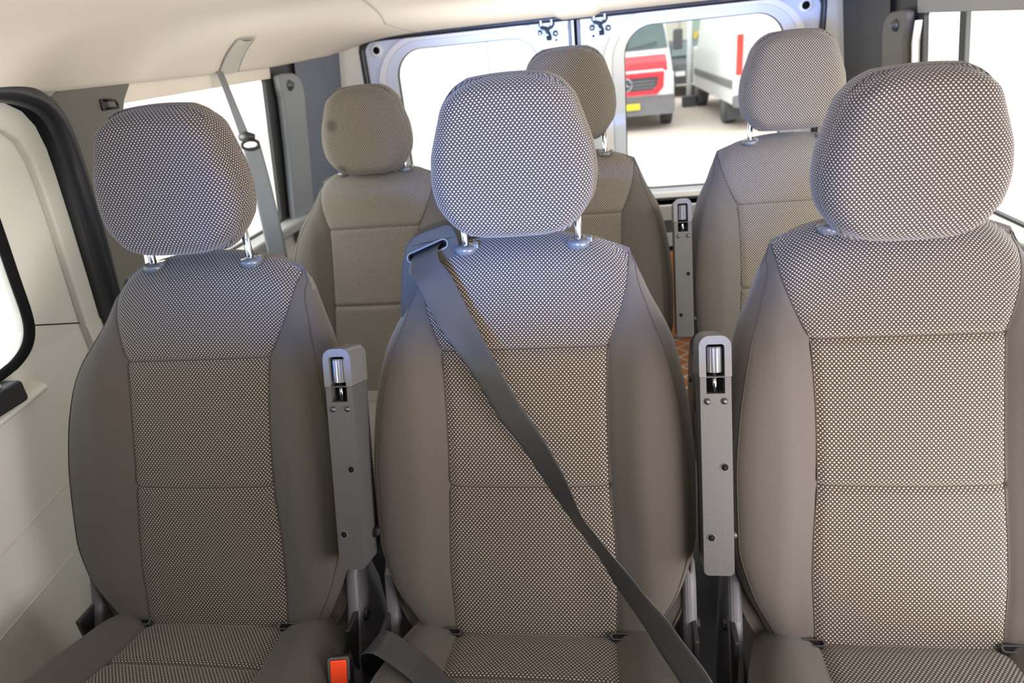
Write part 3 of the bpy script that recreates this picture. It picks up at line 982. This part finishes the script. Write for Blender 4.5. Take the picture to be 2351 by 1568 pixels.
def make_armrest(parent):
    """folded-up armrest in its own frame, leaning with the backrest"""
    A = empty('armrest', (-0.2735, -0.1995, 0.545))
    A.parent = parent
    A.rotation_euler = (-math.atan2(0.105, 0.32), 0, 0)
    H, Wd = 0.345, 0.021
    mp = lambda a, b, d: (a, -0.0 + d, b)
    outer = rrect(-Wd, Wd, 0.0, H, (0.007, 0.015, 0.015, 0.007), 6)
    hole = rrect(-0.0125, 0.0125, H - 0.081, H - 0.012, (0.001, 0.004, 0.004, 0.001), 4)
    plate('armrest_body', rrect(-Wd, Wd, 0.0, H - 0.058, (0.007, 0.001, 0.001, 0.007), 5), [rrect(-0.0125, 0.0125, H - 0.081, H - 0.0585, 0.0008, 2)], mp, 0.062, 'armrest', A, 0.004, 3)
    plate('armrest_cap', rrect(-Wd - 0.0008, Wd + 0.0008, H - 0.0575, H, (0.001, 0.015, 0.015, 0.001), 6), [rrect(-0.0125, 0.0125, H - 0.0570, H - 0.012, (0.0008, 0.004, 0.004, 0.0008), 4)], lambda a, b, d: (a, -0.001 + d, b), 0.065, 'arm_cap', A, 0.004, 3)
    box('button_pocket', -0.0135, 0.0135, 0.018, 0.05, H - 0.083, H - 0.010, 'pocket', A, 0)
    V, Fc = [], []
    n = 36
    for z, rr in ((H - 0.052, 0.0098), (H - 0.0515, 0.0105), (H - 0.018, 0.0105), (H - 0.0160, 0.0095)):
        for k in range(n):
            a = 2 * math.pi * k / n
            r = rr * (1.0 if k % 3 else 0.86)
            V.append((r * math.cos(a), 0.010 + r * math.sin(a), z))
    for i in range(3):
        for k in range(n):
            Fc.append((i * n + k, i * n + (k + 1) % n, (i + 1) * n + (k + 1) % n, (i + 1) * n + k))
    Fc += [tuple(range(n))[::-1], tuple(3 * n + k for k in range(n))]
    link('release_button', pydata('b', V, Fc), 'dark_steel' if False else 'chrome_dark', A, False)
    V, Fc = tube_data([(0, 0.010, H - 0.082), (0, 0.010, H - 0.052)], 0.0036, 12)
    link('button_rod', pydata('b', V, Fc), 'chrome', A)
    for sx in (-0.0115, 0.0115):
        V, Fc = tube_data([(sx, 0.003, H - 0.092), (sx, -0.0012, H - 0.092)], [0.0052, 0.0046], 14)
        o = link('screw', pydata('b', V, Fc), 'black', A)
        V, Fc = tube_data([(sx, -0.0008, H - 0.092), (sx, -0.0020, H - 0.092)], [0.0026, 0.0022], 6)
        link('screw_head', pydata('b', V, Fc), 'dark_steel', o)
    for sx, sz in ((0.010, H - 0.186), (-0.010, 0.056)):
        V, Fc = tube_data([(sx, 0.003, sz), (sx, -0.0006, sz)], [0.0050, 0.0050], 16)
        link('screw_hole', pydata('b', V, Fc), 'pocket', A)
        tube('hole_rim', [(sx + 0.0055 * math.cos(a), -0.0004, sz + 0.0055 * math.sin(a)) for a in np.linspace(0, 2 * math.pi, 17)], 0.0006, 'arm_cap', A, 5)
    V, Fc = tube_data([(Wd - 0.002, 0.044, 0.042), (Wd + 0.0012, 0.044, 0.042)], 0.008, 16)
    link('pivot_bolt', pydata('b', V, Fc), 'pocket', A)
    V, Fc = tube_data([(Wd - 0.002, 0.050, 0.042), (Wd + 0.016, 0.050, 0.042)], [0.009, 0.008], 14)
    link('pivot', pydata('b', V, Fc), 'black', A)
    return A


MAT['chrome_dark'] = noise_mat('satin_steel', (0.10, 0.10, 0.11), (0.15, 0.15, 0.16), 60, 0.3, metallic=0.3)


def make_seat():
    root = empty('passenger_seat')
    bmesh_, imesh = make_backrest()
    bk = link('backrest', bmesh_, 'plain', root)
    bi = link('backrest_insert', imesh, 'dots', root)
    bi['label'] = 'white dotted brown fabric insert'
    lines = []
    for zs in (0.834, 0.635):
        w = I_b(zs)
        link('insert_seam', pydata('s', *seam_line([tuple(np.array(back_pt(w * s, zs)) + (0, -0.0001, 0)) for s in np.linspace(-1, 1, 24)], 0.0009)), 'thread', bi)
    lines = []
    for sgn in (-1, 1):
        zs_ = [z for z in zrows if z < ZT - 0.004]
        link('bolster_seam', pydata('s', *seam_line([tuple(np.array(back_pt(sgn * I_b(z), z)) + (0, -0.0002, 0)) for z in zs_], 0.0010)), 'thread', bk)
        link('bolster_seam', pydata('s', *seam_line([tuple(np.array(back_pt(sgn * (W_b(z) - (0.010 + 0.006 * sm(.96, .85, z)) * sm(.99, .93, z)), z)) + (0, -0.0001, 0)) for z in zs_ if z > 0.40], 0.0009)), 'thread', bk)
    hm, bm_, ring = make_headrest()
    hd = link('headrest', hm, 'dots', root)
    hd['label'] = 'white dotted brown fabric headrest'
    link('side_band', bm_, 'dots', hd)
    tube('headrest_seam', ring + [ring[0]], 0.0004, 'thread', hd, 5)
    cm, cim = make_cushion()
    cu = link('seat_cushion', cm, 'plain', root)
    ci = link('cushion_insert', cim, 'dots', root)
    tube('cushion_seam', [cush_pt(I_c(-.285) * s, -.285) for s in np.linspace(-1, 1, 20)], 0.0009, 'thread', ci, 5)
    for s in (-1, 1):
        V, Fc = tube_data([(s * 0.09, 0.0575, 0.95), (s * 0.09, 0.0600, 0.985), (s * 0.09, 0.064, 1.075)], 0.0062, 14)
        link('headrest_post', pydata('p', V, Fc), 'chrome', root)
        V, Fc = tube_data([(s * 0.09, 0.061, 0.966), (s * 0.09, 0.061, 0.9745), (s * 0.09, 0.061, 0.9775), (s * 0.09, 0.061, 0.9785)], [0.0185, 0.0185, 0.016, 0.008], 20)
        co = link('post_collar', pydata('p', V, Fc), 'collar', root)
        box('collar_tab', s * 0.09 + 0.012, s * 0.09 + 0.0215, 0.054, 0.068, 0.972, 0.981, 'collar', co, 0.002)
        # anchor slots where backrest meets cushion
        V, Fc = [], []
        sl = empty('anchor_slot', (s * 0.137, -0.196, 0.412))
        sl.parent = root
        sl.rotation_euler = (0.35, 0, 0)
        plate('slot_rim', rrect(-0.019, 0.019, -0.004, 0.007, 0.0050), [rrect(-0.016, 0.016, -0.002, 0.005, 0.003)], lambda a, b, d: (a, b, 0.004 - d), 0.010, 'black', sl, 0.001)
        box('slot_recess', -0.017, 0.017, -0.003, 0.006, -0.006, 0.001, 'pocket', sl, 0)
        # recliner side covers of grey plastic
        cov = [(-0.26, 0.20), (-0.10, 0.20), (-0.085, 0.33), (-0.09, 0.42), (-0.115, 0.50), (-0.150, 0.525), (-0.178, 0.50), (-0.20, 0.44), (-0.235, 0.37), (-0.262, 0.30)]
        x0 = s * 0.252
        plate('recliner_cover', cov, [], lambda a, b, d, s=s, x0=x0: (x0 - s * d, a + 0.03, b - 0.015), 0.022, 'cover', root, 0.009, 3)
        # fabric wing of the back panel showing beside the lower bolster
        rows = []
        for i, t in enumerate(np.linspace(0, 1, 16)):
            zc = 0.525 - 0.175 * t
            wo = 0.246 - 0.075 * t ** 2.2
            row = []
            for k in range(9):
                u_ = k / 8
                x = s * (wo - 0.055 * (1 - u_) * (1 if True else 0))
                row.append((x, g_c(zc) + 0.020 + 0.024 * (1 - u_) ** 2, zc))
            rows.append(row)
        wing = link('back_panel_wing', grids_mesh('w', [grid('a', rows, s < 0)]), 'plain', root)
        tube('wing_piping', [r[-1] for r in rows], 0.0024, 'plain', wing, 6)
        # hinge plate and lower leg
        multi('hinge', [box_data(s * 0.246 - 0.004, s * 0.246 + 0.004, -0.21, -0.13, 0.24, 0.425), tube_data([(s * 0.236, -0.150, 0.400), (s * 0.258, -0.150, 0.400)], 0.010, 12)], 'black', root, False, 0.002)
    multi('seat_frame', [box_data(-0.225, 0.225, -0.66, -0.05, 0.27, 0.315), box_data(-0.20, -0.15, -0.62, -0.56, 0.0, 0.27), box_data(0.15, 0.20, -0.62, -0.56, 0.0, 0.27), box_data(-0.20, -0.15, -0.12, -0.06, 0.0, 0.27), box_data(0.15, 0.20, -0.12, -0.06, 0.0, 0.27)], 'black', root, False, 0.006)
    return root


def copy_tree(o, parent=None):
    c = o.copy()
    COL.objects.link(c)
    c.parent = parent
    for ch in list(o.children):
        copy_tree(ch, c)
    return c


Y1 = 0.9647
Y2 = Y1 + 0.8306
proto = make_seat()
SEATS = [
    ('L', -0.55, Y1, 0.003, 'left front-row seat beside the sliding door, its headrest raised', False),
    ('M', 0.0, Y1, 0.0, 'middle front-row seat with the dark belt across its backrest', True),
    ('R', 0.55, Y1, -0.038, 'right front-row seat with its headrest pushed right down', True),
    ('LB', -0.51, Y2, -0.028, 'rear-row left seat with a stained headrest, by the quarter window', False),
    ('MB', 0.04, Y2, 0.015, 'rear-row middle seat half hidden behind the belted seat', False),
    ('RB', 0.59, Y2, 0.001, 'rear-row right seat in front of the right rear door', True),
]
seat = {}
for i, (k, x, y, dh, lab, arm) in enumerate(SEATS):
    s = proto if i == 0 else copy_tree(proto)
    s.location = (x, y, 0)
    tag(s, lab, 'seat', 'brown passenger seats in two rows')
    seat[k] = s
for i, (k, x, y, dh, lab, arm) in enumerate(SEATS):
    s = seat[k]
    for ch in s.children:
        if ch.name.split('.')[0] == 'headrest':
            ch.location.z += dh
    if arm:
        make_armrest(s)

# stains on the rear left headrest
MAT['dots_stained'] = MAT['dots'].copy()
MAT['dots_stained'].name = 'stained_dotted_fabric'
nt = MAT['dots_stained'].node_tree
pb = nt.nodes['Principled BSDF']
src = pb.inputs['Base Color'].links[0].from_socket
tc = nt.nodes.new('ShaderNodeTexCoord')
fac = None
for cx_, cz_, rr_ in ((-0.075, HZ + 0.040, 0.022), (-0.066, HZ - 0.078, 0.024)):
    vm = nt.nodes.new('ShaderNodeVectorMath'); vm.operation = 'SUBTRACT'
    nt.links.new(tc.outputs['Object'], vm.inputs[0]); vm.inputs[1].default_value = (cx_, 0, cz_)
    ms_ = nt.nodes.new('ShaderNodeVectorMath'); ms_.operation = 'MULTIPLY'
    nt.links.new(vm.outputs[0], ms_.inputs[0]); ms_.inputs[1].default_value = (1, 0, 1)
    ln = nt.nodes.new('ShaderNodeVectorMath'); ln.operation = 'LENGTH'
    nt.links.new(ms_.outputs[0], ln.inputs[0])
    mr_ = nt.nodes.new('ShaderNodeMapRange'); mr_.interpolation_type = 'SMOOTHSTEP'
    nt.links.new(ln.outputs['Value'], mr_.inputs['Value'])
    mr_.inputs['From Min'].default_value = rr_; mr_.inputs['From Max'].default_value = rr_ * 0.3
    fac = mr_.outputs[0] if fac is None else math_node(nt, 'MAXIMUM', fac, mr_.outputs[0])
mxs = nt.nodes.new('ShaderNodeMix'); mxs.data_type = 'RGBA'
nt.links.new(math_node(nt, 'MULTIPLY', fac, 0.7), mxs.inputs[0])
nt.links.new(src, mxs.inputs[6]); mxs.inputs[7].default_value = (0.03, 0.024, 0.02, 1)
nt.links.new(mxs.outputs[2], pb.inputs['Base Color'])
for ch in seat['LB'].children:
    if ch.name.split('.')[0] == 'headrest':
        ch.data = ch.data.copy()
        ch.data.materials[0] = MAT['dots_stained']

# ------------------------------------------------------------------ belt of the middle seat
bh = empty('belt_housing', (-0.152, 1.03, 0.93))
tag(bh, 'dark plastic belt outlet on the top left shoulder of the middle seat', 'belt outlet')
ho = [(-0.205, 0.80), (-0.203, 0.90), (-0.198, 0.950), (-0.190, 0.982), (-0.176, 0.995), (-0.150, 1.004), (-0.122, 1.011), (-0.110, 1.008), (-0.103, 0.994), (-0.095, 0.955), (-0.090, 0.90), (-0.090, 0.80)]
def slot(r, grow=0.0):
    a, b = Vector((-0.180, 0.9635)), Vector((-0.126, 0.9825))
    t = (b - a).normalized(); n = Vector((-t.y, t.x))
    pts = []
    for c, s0 in ((b, -90), (a, 90)):
        for k in range(7):
            an = math.radians(s0 + 30 * k)
            q = c + t * math.cos(an) * r + n * math.sin(an) * r
            pts.append((q.x, q.y))
    return pts
mpb = lambda a, b, d: (a + 0.152, -0.005 + d + 0.36 * (b - 0.98), b - 0.93)
plate('housing_shell', ho, [slot(0.0070)], mpb, 0.050, 'housing', bh, 0.006, 3)
plate('slot_rim', slot(0.0085), [slot(0.0058)], lambda a, b, d: mpb(a, b, d - 0.0015), 0.01, 'collar', bh, 0.001)
plate('slot_back', slot(0.0075), [], lambda a, b, d: mpb(a, b, d + 0.02), 0.003, 'pocket', bh)

BELT = [((-0.176, 1.035, 0.966), (-0.133, 1.040, 0.981)),
        ((-0.178, 1.012, 0.962), (-0.133, 1.012, 0.978)),
        ((-0.176, 0.985, 0.950), (-0.128, 0.992, 0.965)),
        ((-0.159, 0.961, 0.939), (-0.111, 0.976, 0.950)),
        ((-0.14, 0.938, 0.908), (-0.092, 0.953, 0.923)),
        ((-0.12, 0.917, 0.88), (-0.073, 0.930, 0.892)),
        ((-0.084, 0.893, 0.834), (-0.041, 0.888, 0.849)),
        ((-0.057, 0.875, 0.792), (-0.02, 0.865, 0.817)),
        ((-0.032, 0.857, 0.753), (0.006, 0.846, 0.777)),
        ((0.003, 0.837, 0.712), (0.034, 0.822, 0.742)),
        ((0.038, 0.812, 0.663), (0.063, 0.793, 0.697)),
        ((0.072, 0.788, 0.619), (0.086, 0.761, 0.653)),
        ((0.089, 0.777, 0.598), (0.104, 0.749, 0.632)),
        ((0.11, 0.763, 0.572), (0.125, 0.737, 0.607)),
        ((0.129, 0.745, 0.545), (0.146, 0.728, 0.583)),
        ((0.151, 0.727, 0.519), (0.17, 0.711, 0.558)),
        ((0.171, 0.709, 0.495), (0.196, 0.697, 0.532)),
        ((0.19, 0.687, 0.474), (0.217, 0.678, 0.51)),
        ((0.213, 0.664, 0.449), (0.245, 0.655, 0.481)),
        ((0.232, 0.640, 0.420), (0.266, 0.632, 0.449)),
        ((0.248, 0.618, 0.385), (0.284, 0.612, 0.412))]
o = ribbon('seat_belt', BELT, 0.0016, 'belt', None, 6)
tag(o, 'dark grey shoulder belt running diagonally across the middle front-row seat', 'seat belt')

LAP = [((-0.243, 0.760, 0.34), (-0.285, 0.742, 0.335)), ((-0.242, 0.752, 0.40), (-0.274, 0.722, 0.39)), ((-0.236, 0.738, 0.445), (-0.258, 0.700, 0.437)),
       ((-0.219, 0.72, 0.466), (-0.233, 0.684, 0.460)), ((-0.204, 0.715, 0.466), (-0.215, 0.675, 0.462)),
       ((-0.181, 0.703, 0.462), (-0.192, 0.662, 0.461)), ((-0.152, 0.685, 0.459), (-0.165, 0.646, 0.458)),
       ((-0.115, 0.655, 0.459), (-0.129, 0.618, 0.459)), ((-0.085, 0.629, 0.460), (-0.100, 0.592, 0.461)), ((-0.04, 0.590, 0.462), (-0.060, 0.555, 0.464))]
o = ribbon('lap_belt', LAP, 0.0016, 'belt', None, 6)
tag(o, 'black lap belt coming up between the seats onto the middle cushion', 'seat belt')

# ------------------------------------------------------------------ buckles
def buckle(loc, label, rz=0.0, tilt=0.5, sc=1.0):
    b = empty('belt_buckle', loc, rz)
    b.rotation_euler = (tilt, 0, rz)
    tag(b, label, 'buckle')
    plate('buckle_body', rrect(-0.017, 0.017, -0.085, 0.0, (0.004, 0.006, 0.006, 0.004)), [], lambda a, c, d: (a * sc, d - 0.012, c * sc), 0.024, 'black', b, 0.004, 3)
    plate('buckle_rim', rrect(-0.0165, 0.0165, -0.034, 0.002, 0.005), [rrect(-0.013, 0.013, -0.031, -0.001, 0.004)], lambda a, c, d: (a * sc, d - 0.0135, c * sc), 0.004, 'collar', b, 0.0008)
    pb = plate('release_button', rrect(-0.0125, 0.0125, -0.060, -0.002, 0.003), [], lambda a, c, d: (a * sc, d - 0.0155, c * sc), 0.006, 'orange', b, 0.0015)
    pb['label'] = 'orange-red release button'
    tube('buckle_stalk', [(0, 0, -0.08), (0, 0.01, -0.13), (0.0, 0.03, -0.19)], 0.008, 'black', b, 8)
    return b


buckle((-0.293, 0.700, 0.433), 'orange-red seat belt buckle between the left and middle front-row cushions', 0.15, -0.55)
buckle((0.300, 1.58, 0.395), 'red seat belt buckle just visible behind the middle front-row seat', 0.1, -0.3)

# ------------------------------------------------------------------ outside
GZ = -0.62
gr = box('ground', -60, 60, 3.2, 80, GZ - 0.1, GZ, 'ground', None, 0)
tag(gr, 'pale sunlit paving of the yard outside', kind='structure')
# low shell so that the van stands over ground on every side
g2 = box('ground', -60, 60, -30, 3.2, GZ - 0.1, GZ, 'ground', None, 0)
tag(g2, 'pale paving under the van', kind='structure')


def wheel(parent, x, y, z, r, w, axis='x'):
    d = (w / 2, 0, 0) if axis == 'x' else (0, w / 2, 0)
    c = Vector((x, y, z)); d = Vector(d)
    V, Fc = tube_data([c - d, c - d * 0.8, c + d * 0.8, c + d], [r * 0.92, r, r, r * 0.92], 24)
    o = link('wheel', pydata('w', V, Fc), 'van_black', parent)
    V, Fc = tube_data([c - d * 1.03, c + d * 1.03], r * 0.55, 16)
    link('wheel_rim', pydata('w', V, Fc), 'van_grey', o)


def van_red(loc, rz):
    v = empty('parked_van', loc, rz)
    tag(v, 'white and red van facing us outside the right rear door window', 'van')
    # front faces -y; x across; z up from the ground
    # cross-sections of the body along y: nose, bonnet, screen, roof
    def sec(y, z0, z1, w0, w1):
        return [(-w0, y, z0), (-w0 * 1.0, y, (z0 + z1) * 0.5), (-w1, y, z1 - 0.08), (-w1 + 0.10, y, z1), (w1 - 0.10, y, z1), (w1, y, z1 - 0.08), (w0, y, (z0 + z1) * 0.5), (w0, y, z0)]
    S = [sec(0.0, 0.55, 1.12, 0.86, 0.80), sec(0.10, 0.45, 1.24, 0.93, 0.88), sec(0.55, 0.40, 1.42, 0.97, 0.90), sec(1.15, 0.40, 2.20, 0.98, 0.78), sec(1.55, 0.40, 2.62, 0.98, 0.80), sec(2.4, 0.40, 2.72, 0.98, 0.82), sec(6.0, 0.40, 2.72, 0.98, 0.82)]
    link('van_body', grids_mesh('b', [grid('a', S, True), grid('c', [S[0][:4], S[0][4:][::-1]], False), grid('d', [S[-1][:4], S[-1][4:][::-1]], True)]), 'van_white', v, False)
    # bonnet red panel
    red = [[(x, y - 0.012, z + 0.012) for x in np.linspace(-0.80, 0.80, 9)] for y, z in ((0.0, 1.02), (0.02, 1.12), (0.12, 1.25), (0.40, 1.37))]
    link('bonnet', grids_mesh('b', [grid('a', red, False)]), 'van_red', v, False)
    scr = [[(x * w, y, z) for x in np.linspace(-1, 1, 9)] for y, z, w in ((0.60, 1.46, 0.86), (0.85, 1.80, 0.82), (1.10, 2.13, 0.76))]
    for r in scr:
        for j in range(len(r)):
            r[j] = (r[j][0], r[j][1] - 0.03, r[j][2] + 0.02)
    ws = link('windscreen', grids_mesh('b', [grid('a', scr, False)]), 'van_glass', v, True)
    multi('wiper', [tube_data([(-0.6, 0.53, 1.50), (0.1, 0.60, 1.60)], 0.012, 5), tube_data([(0.0, 0.53, 1.50), (0.65, 0.60, 1.60)], 0.012, 5)], 'van_black', v)
    # red mask round the grille
    plate('grille_surround', [(-0.60, 0.68), (0.60, 0.68), (0.72, 0.80), (0.74, 1.08), (-0.74, 1.08), (-0.72, 0.80)], [[(-0.50, 0.76), (0.50, 0.76), (0.60, 0.84), (0.62, 1.00), (-0.62, 1.00), (-0.60, 0.84)]], lambda a, b, d: (a, -0.05 + d, b), 0.08, 'van_red', v, 0.01)
    gr_ = box('grille', -0.64, 0.64, -0.02, 0.02, 0.74, 1.02, 'van_black', v, 0.01)
    multi('grille_bars', [box_data(-0.56, 0.56, -0.035, -0.01, z, z + 0.02) for z in (0.80, 0.86, 0.92)], 'van_grey', gr_, False)
    lg = []
    lg.append(tube_data([(0.115 * math.cos(a), -0.055, 0.885 + 0.115 * math.sin(a)) for a in np.linspace(0, 2 * math.pi, 25)], 0.014, 6))
    for a in (90, 210, 330):
        a = math.radians(a)
        lg.append(tube_data([(0, -0.055, 0.885), (0.11 * math.cos(a), -0.055, 0.885 + 0.11 * math.sin(a))], [0.020, 0.006], 6))
    multi('round_badge', lg, 'chrome', gr_)
    for s in (-1, 1):
        plate('headlamp', [(s * 0.66, 0.80), (s * 0.90, 0.86), (s * 0.92, 1.06), (s * 0.72, 1.10)], [], lambda a, b, d: (a, -0.03 + 0.15 * max(0, abs(a) - 0.66) + d, b), 0.08, 'label', v, 0.01)
        plate('door_mirror', rrect(s * 1.08 - 0.09, s * 1.08 + 0.09, 1.42, 1.80, 0.04), [], lambda a, b, d: (a, 0.72 + d, b), 0.14, 'van_black', v, 0.03)
        wheel(v, s * 0.86, 0.95, 0.34, 0.34, 0.22)
        wheel(v, s * 0.86, 4.9, 0.34, 0.34, 0.22)
    plate('bumper', rrect(-0.94, 0.94, 0.30, 0.66, 0.08), [], lambda a, b, d: (a, -0.06 + 0.25 * max(0, abs(a) - 0.6) ** 1.5 + d, b), 0.30, 'van_grey', v, 0.03)
    pl = box('number_plate', -0.26, 0.26, -0.085, -0.065, 0.42, 0.535, 'plate_y', v, 0.004)
    box('plate_band', -0.26, -0.215, -0.088, -0.066, 0.42, 0.535, 'blue', pl, 0.002)
    box('roof_rack', -0.7, 0.7, 1.7, 1.78, 2.74, 2.80, 'van_black', v, 0.01)
    return v


def van_white(loc, rz, label):
    v = empty('parked_van', loc, rz)
    tag(v, label, 'van')
    # rear faces -y
    def sec(y, z0, z1, w0, w1):
        return [(-w0, y, z0), (-w0, y, 1.3), (-w1, y, z1 - 0.15), (-w1 + 0.14, y, z1), (w1 - 0.14, y, z1), (w1, y, z1 - 0.15), (w0, y, 1.3), (w0, y, z0)]
    S = [sec(0.0, 0.55, 2.66, 0.96, 0.83), sec(0.05, 0.45, 2.72, 0.98, 0.85), sec(4.6, 0.45, 2.72, 0.98, 0.85), sec(5.4, 0.45, 1.5, 0.96, 0.85), sec(5.9, 0.5, 1.2, 0.9, 0.8)]
    link('van_body', grids_mesh('b', [grid('a', S, True), grid('c', [S[0][:4], S[0][4:][::-1]], False), grid('d', [S[-1][:4], S[-1][4:][::-1]], True)]), 'van_white', v, False)
    for s in (-1, 1):
        plate('rear_door', rrect(min(s * 0.02, s * 0.80), max(s * 0.02, s * 0.80), 0.62, 2.5, 0.05), [], lambda a, b, d: (a, -0.02 + d, b), 0.03, 'van_white', v, 0.01)
        plate('tail_lamp', rrect(min(s * 0.84, s * 0.95), max(s * 0.84, s * 0.95), 0.95, 1.62, 0.02), [], lambda a, b, d: (a, -0.03 + d, b), 0.06, 'tail_red', v, 0.01)
        plate('lower_lamp', rrect(min(s * 0.55, s * 0.85), max(s * 0.55, s * 0.85), 0.42, 0.50, 0.01), [], lambda a, b, d: (a, -0.09 + d, b), 0.03, 'tail_red', v, 0.004)
        box('side_strip', s * 0.99 - 0.02, s * 0.99 + 0.02, 0.1, 4.9, 0.72, 0.86, 'van_grey', v, 0.01)
        wheel(v, s * 0.84, 1.15, 0.34, 0.34, 0.24)
        wheel(v, s * 0.84, 4.7, 0.34, 0.34, 0.24)
        box('mud_flap', s * 0.84 - 0.12, s * 0.84 + 0.12, 0.62, 0.64, 0.12, 0.5, 'van_black', v, 0)
    plate('bumper', rrect(-0.98, 0.98, 0.40, 0.62, 0.04), [], lambda a, b, d: (a, -0.08 + d, b), 0.16, 'van_grey', v, 0.02)
    return v


van_red((0.50, 14.2, GZ), 0.02)
van_white((3.36, 13.3, GZ), 0.02, 'white van with red tail lamps parked on the right of the yard')
# dark car parked far back between the two vans
cr = empty('parked_car', (2.75, 20.5, GZ), 0.1)
tag(cr, 'dark grey car parked far back between the two vans', 'car')
def csec(x, w, z0, z1, zt, wt):
    return [(-w, x, z0), (-w, x, z1), (-wt, x, zt), (wt, x, zt), (w, x, z1), (w, x, z0)]
CS = [csec(0, .70, .35, .62, .68, .60), csec(.15, .80, .25, .80, .86, .68), csec(.9, .85, .22, .88, .98, .70), csec(1.5, .86, .22, .92, 1.38, .60), csec(2.9, .86, .22, .92, 1.42, .60), csec(3.6, .84, .24, .90, 1.02, .66), csec(4.1, .76, .32, .70, .80, .6)]
link('car_body', grids_mesh('b', [grid('a', CS, True), grid('c', [CS[0][:3], CS[0][3:][::-1]], False), grid('d', [CS[-1][:3], CS[-1][3:][::-1]], True)]), 'van_black', cr, False)
scr = [[(x * w, y - 0.02, z + 0.02) for x in (-1, -.5, 0, .5, 1)] for y, z, w in ((0.95, 1.02, .66), (1.46, 1.36, .56))]
link('windscreen', grids_mesh('b', [grid('a', scr, False)]), 'van_glass', cr, False)
for s_ in (-1, 1):
    wheel(cr, s_ * 0.76, 0.75, 0.31, 0.31, 0.2)
    wheel(cr, s_ * 0.76, 3.3, 0.31, 0.31, 0.2)
    box('headlamp', s_ * 0.6 - 0.13, s_ * 0.6 + 0.13, -0.02, 0.1, 0.56, 0.68, 'label', cr, 0.01)
# buildings
b1 = empty('building', (0.6, 26, GZ))
tag(b1, 'beige building wall behind the red van', 'building')
box('building_wall', -3.2, 2.35, 0, 6, 0, 7, 'facade', b1, 0.02)
box('corner_pilaster', 2.1, 2.43, -0.1, 0.3, 0, 7, 'facade', b1, 0.02)
b2 = empty('building', (5.2, 34, GZ))
tag(b2, 'pale green glazed building with yellow window frames in the distance', 'building')
box('building_wall', -2.6, 3.5, 0, 6, 0, 9, 'green_glass', b2, 0.02)
for k in range(3):
    f = plate('window', rrect(-1.15 + 1.5 * k, -0.15 + 1.5 * k, 0.2, 1.5, 0.02), [rrect(-1.0 + 1.5 * k, -0.3 + 1.5 * k, 0.35, 1.35, 0.02)], lambda a, b, d: (a, -0.1 + d, b), 0.12, 'yellow', b2, 0.01)
    box('pane', -1.0 + 1.5 * k, -0.3 + 1.5 * k, -0.02, 0.0, 0.35, 1.35, 'van_glass', f, 0)
po = empty('lamp_post', (2.12, 18.0, GZ))
tag(po, 'white post standing between the two vans', 'post')
tube('post_pole', [(0, 0, 0), (0, 0, 1.0), (0, 0, 5.5)], [0.07, 0.06, 0.05], 'label', po, 10)
box('post_base', -0.16, 0.16, -0.16, 0.16, 0, 0.25, 'van_black', po, 0.02)
b3 = empty('building', (-9, 22, GZ))
tag(b3, 'white panelled hall seen through the left rear door window', 'building')
for k in range(8):
    box('wall_panel', -4 + 1.6 * k, -4 + 1.6 * k + 1.57, -0.02 * (k % 2), 0.3, 0, 8, 'facade_w', b3, 0.01)

# leafy tree outside the right quarter window
tr = empty('tree', (7.6, 13.6, GZ))
tag(tr, 'small pale green tree outside the right quarter window', 'tree')
tube('trunk', [(0, 0, 0), (0.03, 0, 0.8), (-0.02, 0.03, 1.7)], [0.09, 0.07, 0.04], 'bark', tr, 8)
V, Fc = [], []
for k in range(900):
    a, b = random.uniform(0, 6.283), random.uniform(-1, 1)
    r = 0.62 * random.random() ** 0.4
    c = Vector((r * math.cos(a) * math.sqrt(1 - b * b), r * math.sin(a) * math.sqrt(1 - b * b), 2.0 + 0.8 * r * b * 1.6))
    u = Vector((random.gauss(0, 1), random.gauss(0, 1), random.gauss(0, 1))).normalized()
    w_ = u.orthogonal().normalized()
    n0 = len(V)
    V += [c - u * 0.06, c + w_ * 0.03, c + u * 0.06, c - w_ * 0.03]
    Fc.append((n0, n0 + 1, n0 + 2, n0 + 3))
fo = link('foliage', pydata('f', V, Fc), 'foliage', tr, False)
fo['kind'] = 'stuff'
